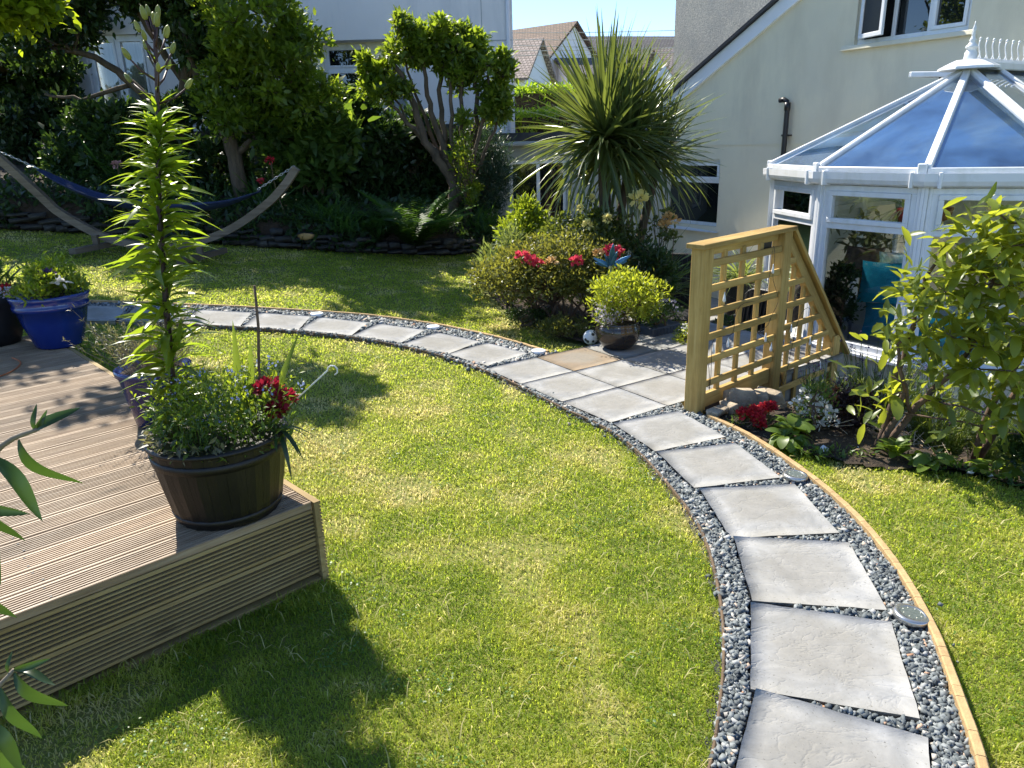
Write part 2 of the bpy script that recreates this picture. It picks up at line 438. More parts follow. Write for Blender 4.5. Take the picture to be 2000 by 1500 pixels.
def slabmat(name, c1, c2, c3):
    m, n, b = newmat(name)
    v = coords(n, 'world'); oi = n.nodes.new('ShaderNodeObjectInfo')
    ob = coords(n, 'object')
    big = noise(n, v, 5.5, 7, .62, .8)
    fine = noise(n, v, 45, 8, .7)
    col = ramp(n, big, [(.34, c2), (.62, c1)])
    col = mixc(n, ramp(n, noise(n, v, 2.4, 4, .6), [(.5, (0, 0, 0)), (.74, (.7, .7, .7))]), col, c3)
    col = mixc(n, ramp(n, fine, [(.35, (.55, .55, .55)), (.6, (1, 1, 1))]), mixc(n, .35, col, (.20, .20, .19)), col)
    ln = n.nodes.new('ShaderNodeVectorMath'); ln.operation = 'LENGTH'; n.links.new(ob, ln.inputs[0])
    dn = n.nodes.new('ShaderNodeMath'); dn.operation = 'MULTIPLY_ADD'; dn.inputs[1].default_value = -.22; n.links.new(noise(n, v, 9, 6, .65, .6), dn.inputs[0]); n.links.new(ln.outputs['Value'], dn.inputs[2])
    col = mixc(n, ramp(n, dn.outputs[0], [(.0, (.62, .62, .62)), (.10, (.0, .0, .0))]), col, mixc(n, fine, (.165, .16, .148), (.29, .27, .23)))
    spk = noise(n, v, 130, 2, .5); col = mixc(n, ramp(n, spk, [(.66, (0, 0, 0)), (.72, (.7, .7, .7))]), col, (.12, .115, .10))
    n.links.new(col, b.inputs['Base Color'])
    b.inputs['Roughness'].default_value = .85; b.inputs['Specular IOR Level'].default_value = .25
    # riven ridges
    rv = noise(n, coords(n, 'world', (1., 1.6, 1)), 5.5, 4, .55, .35)
    rr = n.nodes.new('ShaderNodeMath'); rr.operation = 'ABSOLUTE'; sb = n.nodes.new('ShaderNodeMath'); sb.operation = 'SUBTRACT'; sb.inputs[1].default_value = .5
    n.links.new(rv, sb.inputs[0]); n.links.new(sb.outputs[0], rr.inputs[0])
    st = ramp(n, rr.outputs[0], [(.0, (0, 0, 0)), (.022, (.55, .55, .55)), (.2, (1, 1, 1))])
    md = noise(n, v, 16, 6, .6)
    s1 = n.nodes.new('ShaderNodeMath'); s1.operation = 'MULTIPLY_ADD'; s1.inputs[1].default_value = .55; n.links.new(md, s1.inputs[0]); n.links.new(st, s1.inputs[2])
    sm = n.nodes.new('ShaderNodeMath'); sm.operation = 'MULTIPLY_ADD'; sm.inputs[1].default_value = .3; n.links.new(fine, sm.inputs[0]); n.links.new(s1.outputs[0], sm.inputs[2])
    bump(n, b, sm.outputs[0], .26, .010)
    return m

def tilemat(name, c1, c2):
    m, n, b = newmat(name)
    t = n.nodes.new('ShaderNodeTexBrick'); t.inputs['Color1'].default_value = (*c1, 1); t.inputs['Color2'].default_value = (*c2, 1)
    t.inputs['Mortar'].default_value = tuple(x * .35 for x in c2) + (1,); t.inputs['Scale'].default_value = 1.
    t.inputs['Brick Width'].default_value = .33; t.inputs['Row Height'].default_value = .30; t.inputs['Mortar Size'].default_value = .035
    tc = n.nodes.new('ShaderNodeTexCoord'); n.links.new(tc.outputs['UV'], t.inputs['Vector'])
    n.links.new(t.outputs[0], b.inputs['Base Color']); b.inputs['Roughness'].default_value = .85
    return m

def grassmat():
    m, n, b = newmat('grass')
    a = n.nodes.new('ShaderNodeAttribute'); a.attribute_name = 'tint'; f = a.outputs['Fac']
    col = ramp(n, f, [(0., (.065, .125, .010)), (.42, (.26, .32, .045)), (.75, (.44, .43, .09)), (1., (.66, .57, .30))])
    n.links.new(col, b.inputs['Base Color']); b.inputs['Roughness'].default_value = .5; b.inputs['Specular IOR Level'].default_value = .3
    tr = n.nodes.new('ShaderNodeBsdfTranslucent')
    n.links.new(ramp(n, f, [(0., (.34, .50, .03)), (.5, (.68, .76, .075)), (1., (.88, .78, .33))]), tr.inputs['Color'])
    mx = n.nodes.new('ShaderNodeMixShader'); mx.inputs[0].default_value = .55
    n.links.new(b.outputs[0], mx.inputs[1]); n.links.new(tr.outputs[0], mx.inputs[2]); n.links.new(mx.outputs[0], n.nodes['Material Output'].inputs[0])
    return m
mats()

# ------------------------------------------------------------------ leaf templates and crowns
def leaf_tpl(L=1., W=.3, segs=3, droop=.15, fold=.25, kind='lance', curl=0.):
    """blade along +Y, face up +Z; three columns so that it folds along the midrib"""
    V = []; 
    for i in range(segs + 1):
        s = i / segs
        if kind == 'lance': wd = math.sin(math.pi * min(1, s * .97 + .03)) ** .8 * (1 - .25 * s)
        elif kind == 'strap': wd = min(1, s * 7 + .45) * (1 - s ** 3.0) 
        elif kind == 'oval': wd = math.sin(math.pi * (s * .96 + .02)) ** .55
        elif kind == 'round': wd = math.sin(math.pi * (.08 + s * .9)) ** .5
        hw = max(wd, .02) * W / 2
        y = s * L * (1 - .25 * droop * s); z = -droop * L * s * s + curl * L * math.sin(s * 5) * .04
        V += [(-hw, y, z + fold * hw), (0, y, z), (hw, y, z + fold * hw)]
    Fq = []
    for i in range(segs):
        a = 3 * i
        Fq += [(a, a + 1, a + 4, a + 3), (a + 1, a + 2, a + 5, a + 4)]
    return np.array(V, np.float32), np.array(Fq, np.int32)

def leaf_mesh(name, *a, **k):
    V, Fq = leaf_tpl(*a, **k)
    return np_mesh(name, V, [Fq], smooth=True)

def frames(D, up=None, roll=.5, rg=None):
    rg = rg or rng
    D = D / np.maximum(np.linalg.norm(D, axis=1, keepdims=True), 1e-6)
    upv = np.tile(np.array([[0, 0, 1.]]), (len(D), 1)) + rg.normal(0, roll, D.shape)
    X = np.cross(D, upv); X /= np.maximum(np.linalg.norm(X, axis=1, keepdims=True), 1e-6)
    Z = np.cross(X, D)
    return X, D, Z

def scatter(tpl, P, D, size, roll=.5):
    V, Fq = tpl
    X, Y, Z = frames(D, roll=roll)
    size = np.broadcast_to(size, (len(P),))
    W = (P[:, None, :] + size[:, None, None] * (V[None, :, 0:1] * X[:, None, :] + V[None, :, 1:2] * Y[:, None, :] + V[None, :, 2:3] * Z[:, None, :]))
    n = len(V)
    Fa = (Fq[None] + (np.arange(len(P)) * n)[:, None, None]).reshape(-1, Fq.shape[1])
    return W.reshape(-1, 3), Fa

def leaves_obj(name, mat, parent, P, D, size, tpl, roll=.5, tint=None, kind=None):
    W, Fa = scatter(tpl, P, D, size, roll)
    if tint is None: tint = rng.random(len(P))
    me = np_mesh(name, W, [Fa], np.repeat(tint, len(tpl[0])))
    o = add(name, me, mat, parent)
    o['kind'] = kind or 'stuff'
    return o

def card_tpl(W, droop=.2):
    V = np.array([(-.25 * W, 0, 0), (.25 * W, 0, 0), (.5 * W, .45, -.03), (-.5 * W, .45, .03), (.06 * W, .97, -droop), (-.06 * W, .97, -droop)], np.float32)
    return V, np.array([(0, 1, 2, 3), (3, 2, 4, 5)], np.int32)
T_CARD = card_tpl(.45)
T_SMALL = leaf_tpl(1, .42, 2, .15, .3)
T_OVAL = leaf_tpl(1, .55, 2, .15, .3, 'oval')
T_THIN = leaf_tpl(1, .14, 2, .3, .2)
T_ROUND = leaf_tpl(1, .95, 2, .1, .2, 'round')
T_PETAL = leaf_tpl(1, .8, 2, -.15, .2, 'round')

def unit(n, up=0.):
    d = rng.normal(0, 1, (n, 3)); d /= np.linalg.norm(d, axis=1, keepdims=True); d[:, 2] += up
    return d / np.linalg.norm(d, axis=1, keepdims=True)

def cluster_points(centers, radii, n, shell=.55, flat=.8):
    """leaves gathered in clumps: thick near each clump's skin, thin inside"""
    k = len(centers); idx = rng.integers(0, k, n)
    d = unit(n); r = np.asarray(radii)[idx] * (.65 + .6 * rng.random(k))[idx] * (shell + (1 - shell) * rng.random(n)) * np.where(rng.random(n) < .22, 1 + .75 * rng.random(n), 1)
    P = np.asarray(centers)[idx] + d * r[:, None] * np.array([1, 1, flat])
    tint = np.clip(rng.normal(.45, .25, n) + (rng.random(k)[idx] - .5) * .5, 0, 1)
    return P, d, tint

def wobble(a, b, n, amp):
    a, b = Vector(a), Vector(b); out = []
    for i in range(n + 1):
        s = i / n; e = math.sin(math.pi * s)
        out.append(a.lerp(b, s) + Vector((random.gauss(0, amp), random.gauss(0, amp), random.gauss(0, amp * .6))) * e)
    return out

def tree(name, label, cat, stems, centers, radii, nleaf, lsize, lmat, bark='bark', group=None, tpl=T_CARD, twig=.012, shell=.3, up=.4, flat=.8):
    base = stems[0][0][0]
    t = thing(name, label, cat, base, group)
    mb = MB(); allp = []
    for pts, r0, r1 in stems:
        pts = [Vector(p) for p in pts]
        path = []
        for a, b in zip(pts[:-1], pts[1:]): path += wobble(a, b, 4, .02)[:-1]
        path.append(pts[-1]); m = len(path)
        rad = [r0 + (r1 - r0) * i / (m - 1) for i in range(m)]
        mb.tube(path, rad, 8); allp += [(p, rr) for p, rr in zip(path[m // 3:], rad[m // 3:])]
    mb.add('trunk', MAT[bark], t, smooth=True)
    bb = MB()
    for c in centers:
        c = Vector(c); cand = sorted(allp, key=lambda q: (q[0] - c).length + max(0, q[0].z - c.z) * 2)[:3]
        q = random.choice(cand)
        mid = wobble(q[0], c, 4, .05)
        bb.tube(mid, [min(q[1] * .6, twig * 1.6)] + [twig] * 2 + [twig * .6, twig * .4], 5)
        for _ in range(2):
            e = c + Vector(unit(1, .3)[0]) * radii[0] * .8
            bb.tube(wobble(c, e, 2, .02), [twig * .5, twig * .4, twig * .2], 4)
    bb.add('branches', MAT[bark], t, smooth=True)['kind'] = 'stuff'
    P, d, tint = cluster_points(centers, radii, nleaf, shell, flat)
    D = d * .7 + unit(nleaf) * .8 + np.array([0, 0, up])
    leaves_obj('crown', MAT[lmat], t, P, D, lsize * (.6 + .8 * rng.random(nleaf)), tpl, .7, tint)
    return t

def shrub(name, label, cat, c, rad, nleaf, lsize, lmat, ncl=26, clr=.16, stems=6, tpl=T_SMALL, group=None, up=.5, bark='twig', base=None, shell=.4, loose=1., half=True, stemr=.012, flowers=()):
    """c centre of the crown (x,y,z), rad (rx,ry,rz)"""
    c = Vector(c); base = Vector(base) if base is not None else Vector((c.x, c.y, c.z - rad[2]))
    t = thing(name, label, cat, base, group)
    d = unit(ncl)
    if half: d[:, 2] = np.abs(d[:, 2]) * 1.1 - .25
    r = (.55 + .45 * rng.random(ncl)) * loose
    cen = np.array(c) + d * r[:, None] * np.array(rad)
    mb = MB()
    for i in range(stems):
        e = Vector(cen[i % ncl]); a = base + Vector((random.uniform(-.25, .25) * rad[0], random.uniform(-.25, .25) * rad[1], 0))
        mb.tube(wobble(a, e, 4, .03), [stemr, stemr * .85, stemr * .7, stemr * .55, stemr * .35], 6)
    for i in range(stems, ncl):
        a = base.lerp(c, random.uniform(.4, .9)); mb.tube(wobble(a, cen[i], 3, .03), [stemr * .5, stemr * .4, stemr * .3, stemr * .2], 4)
    mb.add('stems', MAT[bark], t)
    P, dd, tint = cluster_points(cen, np.full(ncl, clr), nleaf, shell)
    gz = hz(P[:, 0], P[:, 1]) - .01
    low = P[:, 2] < gz; P[low, 2] = gz[low] + rng.random(low.sum()) * .05
    D = dd * .6 + unit(nleaf) * .7 + np.array([0, 0, up])
    leaves_obj('foliage', MAT[lmat], t, P, D, lsize * (.6 + .8 * rng.random(nleaf)), tpl, .7, tint)
    return t

def bloom(parent, name, mat, centre, r, n, psize, tpl=T_PETAL, flat=.6):
    d = unit(n, .5); P = np.array(centre) + d * r * np.array([1, 1, flat]) * (.6 + .4 * rng.random((n, 1)))
    return leaves_obj(name, MAT[mat], parent, P, d + unit(n) * .6, psize * (.7 + .6 * rng.random(n)), tpl, .9)

def mat_dir(p, d, upv=(0, 0, 1), s=1., roll=0.):
    y = Vector(d).normalized(); x = y.cross(Vector(upv))
    if x.length < 1e-4: x = y.cross(Vector((1, 0, 0)))
    x.normalize(); z = x.cross(y)
    if roll:
        q = Matrix.Rotation(roll, 3, y); x = q @ x; z = q @ z
    return Matrix(((x.x * s, y.x * s, z.x * s, p[0]), (x.y * s, y.y * s, z.y * s, p[1]), (x.z * s, y.z * s, z.z * s, p[2]), (0, 0, 0, 1)))

# ================================================================== THE GROUND
def build_ground():
    def axis(a, b, lo, hi, fine):
        core = np.arange(a, b + 1e-6, fine); out = core[-1] + np.cumsum(np.geomspace(fine, 60, 22)); inn = core[0] - np.cumsum(np.geomspace(fine, 60, 22))
        return np.concatenate([inn[::-1], core, out])
    xs = axis(-9, 7, 0, 0, .12); ys = axis(-1, 16, 0, 0, .12)
    X, Y = np.meshgrid(xs, ys, indexing='ij')
    Z = hz(X, Y) - .025
    ny = len(ys)
    V = np.stack([X, Y, Z], -1).reshape(-1, 3)
    i, j = np.meshgrid(np.arange(len(xs) - 1), np.arange(ny - 1), indexing='ij')
    a = (i * ny + j).ravel()
    Fq = np.stack([a, a + ny, a + ny + 1, a + 1], 1)
    struct('ground', np_mesh('ground', V, [Fq], smooth=True), MAT['ground'])
build_ground()

def smoothcurve(pts, n=12):
    out = []; P = [Vector(p) for p in pts]
    for i in range(len(P) - 1):
        p0 = P[max(i - 1, 0)]; p1 = P[i]; p2 = P[i + 1]; p3 = P[min(i + 2, len(P) - 1)]
        for k in range(n):
            t = k / n
            out.append(.5 * ((2 * p1) + (p2 - p0) * t + (2 * p0 - 5 * p1 + 4 * p2 - p3) * t * t + (3 * p1 - p0 - 3 * p2 + p3) * t ** 3))
    out.append(P[-1]); return out

INNER = smoothcurve([(.10, .75), (.33, 1.2), (.49, 1.5), (.60, 1.78), (.675, 2.02), (.735, 2.3), (.775, 2.63), (.765, 2.94), (.67, 3.5), (.54, 3.88), (.285, 4.30), (.06, 4.70), (-.19, 5.06), (-.51, 5.39), (-.88, 5.64), (-1.30, 5.80), (-1.76, 5.86), (-2.22, 5.86), (-2.7, 5.83), (-3.13, 5.78), (-3.6, 5.69), (-4.2, 5.55), (-5.0, 5.3)])
OUTER1 = smoothcurve([(.86, .75), (1.04, 1.15), (1.18, 1.46), (1.27, 1.72), (1.37, 2.05), (1.44, 2.44), (1.455, 2.82), (1.41, 3.22), (1.30, 3.67), (1.15, 4.02)])
OUTER2 = smoothcurve([(.29, 5.50), (.02, 5.82), (-.27, 6.07), (-.72, 6.33), (-1.38, 6.50), (-2.28, 6.47), (-2.79, 6.40), (-3.36, 6.30), (-3.8, 6.19), (-4.4, 6.02), (-5.2, 5.72)])

def build_path():
    # gravel bed: one sheet between the two edges
    pts = [tuple(p[:2]) for p in INNER] + [tuple(p[:2]) for p in reversed(OUTER2)] + [(.62, 5.6), (.95, 4.45), (1.10, 4.12)] + [tuple(p[:2]) for p in reversed(OUTER1)]
    b = np.array(pts); sub = .035
    xs = np.arange(b[:, 0].min(), b[:, 0].max() + sub, sub); ys = np.arange(b[:, 1].min(), b[:, 1].max() + sub, sub); ny = len(ys)
    X, Y = np.meshgrid(xs, ys, indexing='ij'); ins = inpoly(np.stack([X.ravel(), Y.ravel()], 1), pts).reshape(X.shape)
    i, j = np.meshgrid(np.arange(len(xs) - 1), np.arange(ny - 1), indexing='ij')
    k = (ins[:-1, :-1] | ins[1:, :-1] | ins[1:, 1:] | ins[:-1, 1:])
    a = (i * ny + j)[k]
    path = struct('path', np_mesh('path', np.stack([X, Y, hz(X, Y) - .016], -1).reshape(-1, 3), [np.stack([a, a + ny, a + ny + 1, a + 1], 1)], smooth=True), MAT['gravelbed'])
    return path, pts
PATH, PATHPOLY = build_path()

def slab_mesh(seed, size=.45, th=.04):
    r = np.random.default_rng(seed); n = 9
    g = np.linspace(-size / 2, size / 2, n); X, Y = np.meshgrid(g, g, indexing='ij')
    Z = (vnoise(X + seed, Y, .09, seed) - .5) * .005 + (vnoise(X, Y + seed, .04, seed + 1) - .5) * .002
    e = np.maximum(np.abs(X), np.abs(Y)) / (size / 2)
    Z = np.where(e > .99, Z * .3 - .004, Z)
    X = X + np.where(np.abs(X) / (size / 2) > .99, r.normal(0, .0012, X.shape), 0); Y = Y + np.where(np.abs(Y) / (size / 2) > .99, r.normal(0, .0012, Y.shape), 0)
    V = np.stack([X, Y, Z], -1).reshape(-1, 3)
    i, j = np.meshgrid(np.arange(n - 1), np.arange(n - 1), indexing='ij'); a = (i * n + j).ravel()
    Fq = np.stack([a, a + n, a + n + 1, a + 1], 1)
    ring = [k * n for k in range(n)] + [(n - 1) * n + k for k in range(1, n)] + [k * n + n - 1 for k in range(n - 2, -1, -1)] + [k for k in range(n - 2, 0, -1)]
    low = V[ring].copy(); low[:, 2] = -th; b = len(V); m = len(ring)
    side = np.array([[ring[k], b + k, b + (k + 1) % m, ring[(k + 1) % m]] for k in range(m)])[:, ::-1]
    return np_mesh('slab', np.concatenate([V, low]), [Fq, side], smooth=False)

SLABS = [(.80, 1.475, -27), (.97, 1.925, -17.5), (1.085, 2.398, -8.6), (1.10, 2.88, 1.8), (1.017, 3.365, 11.6), (.872, 3.838, 21.5),
         (-.188, 5.485, -43), (-.56, 5.765, -32), (-1.02, 5.99, -19.5), (-1.50, 6.095, -8), (-1.985, 6.125, 1.5), (-2.475, 6.09, 6.5), (-2.96, 6.02, 10), (-3.44, 5.92, 13), (-3.92, 5.79, 16), (-4.40, 5.63, 19), (.60, 1.05, -36)]
SLABPOLY = []
def build_slabs():
    for k, (x, y, a) in enumerate(SLABS):
        a = math.radians(a)
        dx = Vector((math.cos(a), math.sin(a), 0)); dy = Vector((-math.sin(a), math.cos(a), 0))
        z = h1(x, y) + .014
        X = Vector((dx.x, dx.y, (h1(x + dx.x * .2, y + dx.y * .2) - h1(x - dx.x * .2, y - dx.y * .2)) / .4 + random.gauss(0, .006))).normalized()
        Y = Vector((dy.x, dy.y, (h1(x + dy.x * .2, y + dy.y * .2) - h1(x - dy.x * .2, y - dy.y * .2)) / .4 + random.gauss(0, .006))); Z = X.cross(Y).normalized(); Y = Z.cross(X)
        add('paving_slab', slab_mesh(100 + k, .452), MAT['slab'], PATH, basis(X, Y, Z, (x, y, z)))
        SLABPOLY.append([(x + dx.x * i + dy.x * j, y + dx.y * i + dy.y * j) for i, j in ((-.235, -.235), (.235, -.235), (.235, .235), (-.235, .235))])
build_slabs()

def build_patio():
    W = .463
    def pt(u, v, z=0): 
        p = PO + PU * (u * W) + PV * (v * W); return Vector((p.x, p.y, z))
    mb = MB()
    mb.prism([pt(.03, .03, -.95), pt(2.97, .03, -.95), pt(2.97, 4.6, -.95), pt(.03, 4.6, -.95)][::-1], (0, 0, .945 - .028 + .95 - .95 + .0))
    patio = struct('patio', mb.mesh('patio'), MAT['concrete'])
    k = 0
    for u in range(3):
        for v in range(5):
            tan = (u == 2 and v == 1)
            c = pt(u + .5, v + .5, .014)
            o = add('paving_slab', slab_mesh(300 + k, .456), MAT['slabtan' if tan else 'slab'], patio, basis(PV, PU, (0, 0, 1), c) @ Matrix.Rotation(math.pi / 2 * (k % 4), 4, 'Z'))
            if tan: o['label'] = 'tan paving slab among the grey ones'
            k += 1
    SLABPOLY.append([tuple(pt(u, v)[:2]) for u, v in ((-.02, -.02), (-.02, 5), (3.02, 5), (3.02, -.02))])
    # steps down to the lower patio
    mb = MB()
    for i in range(3):
        z = -.22 * (i + 1)
        mb.prism([pt(.03, 4.61 + i * .7, -1), pt(2.97, 4.61 + i * .7, -1), pt(2.97, 5.3 + i * .7, -1), pt(.03, 5.3 + i * .7, -1)][::-1], (0, 0, z + 1))
    struct('steps', mb.mesh('steps'), MAT['concrete'])
    # lower patio sheet by the house
    p = [(1.2, 7.6), (1.9, 6.4), (2.75, 6.75), (2.7, 7.8), (5.2, 9.2), (5, 13), (.2, 13), (.6, 9)]
    V = np.array([(x, y, -.86) for x, y in p]); tri = tessellate_polygon([[Vector((x, y, 0)) for x, y in p]])
    struct('lower_patio', np_mesh('lp', V, [np.array(tri, np.int32)]), MAT['concrete'])
build_patio()

def rock_tpl(r, seed):
    g = np.random.default_rng(seed); t = (1 + 5 ** .5) / 2
    V = np.array([(-1, t, 0), (1, t, 0), (-1, -t, 0), (1, -t, 0), (0, -1, t), (0, 1, t), (0, -1, -t), (0, 1, -t), (t, 0, -1), (t, 0, 1), (-t, 0, -1), (-t, 0, 1)], float)
    V /= np.linalg.norm(V, axis=1, keepdims=True); V *= (1 + g.normal(0, .2, (12, 1)))
    Fq = np.array([(0, 11, 5), (0, 5, 1), (0, 1, 7), (0, 7, 10), (0, 10, 11), (1, 5, 9), (5, 11, 4), (11, 10, 2), (10, 7, 6), (7, 1, 8), (3, 9, 4), (3, 4, 2), (3, 2, 6), (3, 6, 8), (3, 8, 9), (4, 9, 5), (2, 4, 11), (6, 2, 10), (8, 6, 7), (9, 8, 1)])
    return V * r, Fq

def build_gravel():
    m, n, b = newmat('slatechips')
    a = n.nodes.new('ShaderNodeAttribute'); a.attribute_name = 'tint'
    n.links.new(ramp(n, a.outputs['Fac'], [(0., (.05, .06, .065)), (.5, (.13, .15, .155)), (.84, (.24, .26, .26)), (.93, (.40, .40, .385)), (.97, (.42, .38, .32)), (1., (.45, .24, .13))]), b.inputs['Base Color'])
    b.inputs['Roughness'].default_value = .75
    pts = []
    bx = np.array(PATHPOLY)
    while sum(len(p) for p in pts) < 24000:
        q = rng.uniform(bx.min(0), bx.max(0), (60000, 2))
        q = q[inpoly(q, PATHPOLY)]
        d = np.hypot(q[:, 0], q[:, 1]); q = q[(rng.random(len(q)) < np.clip((3.2 / d) ** 2, .16, 1)) & (q[:, 1] > 1.0)]
        for s in SLABPOLY: q = q[~inpoly(q, [(sx * 1, sy) for sx, sy in s])] if len(q) else q
        pts.append(q)
    P = np.concatenate(pts)[:24000]
    P[::130] += rng.normal(0, .05, P[::130].shape)
    Vs, Fs, T = [], [], []; base = 0
    for k in range(6):
        g_ = np.random.default_rng(k); V0 = np.array([(i, j, l) for i in (-1, 1) for j in (-1, 1) for l in (-1, 1)], float) * .8 * (1 + g_.normal(0, .30, (8, 3)))
        F0 = np.array([(0, 1, 3), (0, 3, 2), (4, 6, 7), (4, 7, 5), (0, 4, 5), (0, 5, 1), (2, 3, 7), (2, 7, 6), (0, 2, 6), (0, 6, 4), (1, 5, 7), (1, 7, 3)]); sel = P[k::6]; N = len(sel)
        d = np.hypot(sel[:, 0], sel[:, 1])
        s = rng.uniform(.004, .0115, N) * np.clip(d / 3.4, 1, 1.7)
        sc = np.stack([s * rng.uniform(.8, 1.5, N), s * rng.uniform(.7, 1.2, N), s * rng.uniform(.4, .8, N)], 1)
        X, Y, Z = frames(unit(N), roll=1.)
        L = V0[None] * sc[:, None, :]
        W = L[:, :, 0:1] * X[:, None] + L[:, :, 1:2] * Y[:, None] + L[:, :, 2:3] * Z[:, None]
        z = hz(sel[:, 0], sel[:, 1]) + rng.uniform(-.012, .006, N)
        W += np.concatenate([sel, z[:, None]], 1)[:, None, :]
        Vs.append(W.reshape(-1, 3)); Fs.append((F0[None] + (base + np.arange(N) * 8)[:, None, None]).reshape(-1, 3)); base += 8 * N
        T.append(np.repeat(rng.random(N), 8))
    o = add('gravel', np_mesh('gravel', np.concatenate(Vs), [np.concatenate(Fs)], np.concatenate(T)), m)
    tag(o, 'blue grey slate chippings between the slabs and the edging', 'gravel', kind='stuff')
build_gravel()

def build_edging():
    def strip(curve, wd, zlo, zhi, seg, name, mat, label):
        # resample, one notched piece after another along the bend
        P = [Vector((p[0], p[1])) for p in curve]; out = [P[0]]; acc = 0
        for a, b in zip(P[:-1], P[1:]):
            L = (b - a).length; t = 0
            while acc + (L - t) >= seg:
                t += seg - acc; acc = 0; out.append(a.lerp(b, t / L))
            acc += L - t
        mb = MB()
        for a, b in zip(out[:-1], out[1:]):
            d = (b - a).normalized(); nrm = Vector((-d.y, d.x)); za = h1(*a); zb = h1(*b); j = random.uniform(-.001, .001)
            a2 = a + d * .0005; b2 = b - d * .0005; c = .004
            prof = [(-wd / 2, zlo), (wd / 2, zlo), (wd / 2, zhi - c), (wd / 2 - c, zhi), (-wd / 2 + c, zhi), (-wd / 2, zhi - c)]
            k = len(mb.v)
            for q, zq in ((a2, za), (b2, zb)):
                for s, z in prof: mb.v.append(Vector((q.x + nrm.x * s, q.y + nrm.y * s, zq + z + j)))
            m = len(prof)
            mb.f.append([k + i for i in range(m)]); mb.f.append([k + m + i for i in reversed(range(m))])
            for i in range(m): mb.f.append([k + i, k + m + i, k + m + (i + 1) % m, k + (i + 1) % m])
        o = mb.add(name, mat); tag(o, label, 'edging')
    strip(OUTER1, .027, -.06, .030, .045, 'timber_edging', MAT['edging'], 'pale notched timber edging curving along the right side of the path')
    strip(OUTER2, .026, -.06, .028, .05, 'timber_edging', MAT['edging'], 'thin timber edging along the far lawn side of the path')
    strip(INNER, .011, -.06, .012, .06, 'lawn_edging', MAT['edgingdark'], 'thin brown edging strip round the near lawn')
build_edging()

# deck rectangle
DC = Vector((-.757, 2.445, 0)); DX = Vector((.725, .6888, 0)).normalized(); DY = Vector((-DX.y, DX.x, 0)); DZ = .33; DL = 4.2; DN = 32; DPITCH = .1235
BACK = [(-9, 8.6), (-6.2, 9.05), (-5.09, 9.36), (-3.56, 9.49), (-2.62, 9.62), (-1.97, 9.69), (-1.33, 9.88), (-.86, 10.01), (-.38, 10.5)]
BEDR = [(1.30, 3.72), (1.44, 3.50), (1.64, 3.34), (1.88, 3.26), (2.12, 3.23), (2.30, 3.14), (2.40, 3.05), (2.8, 2.85), (3.6, 2.5)]

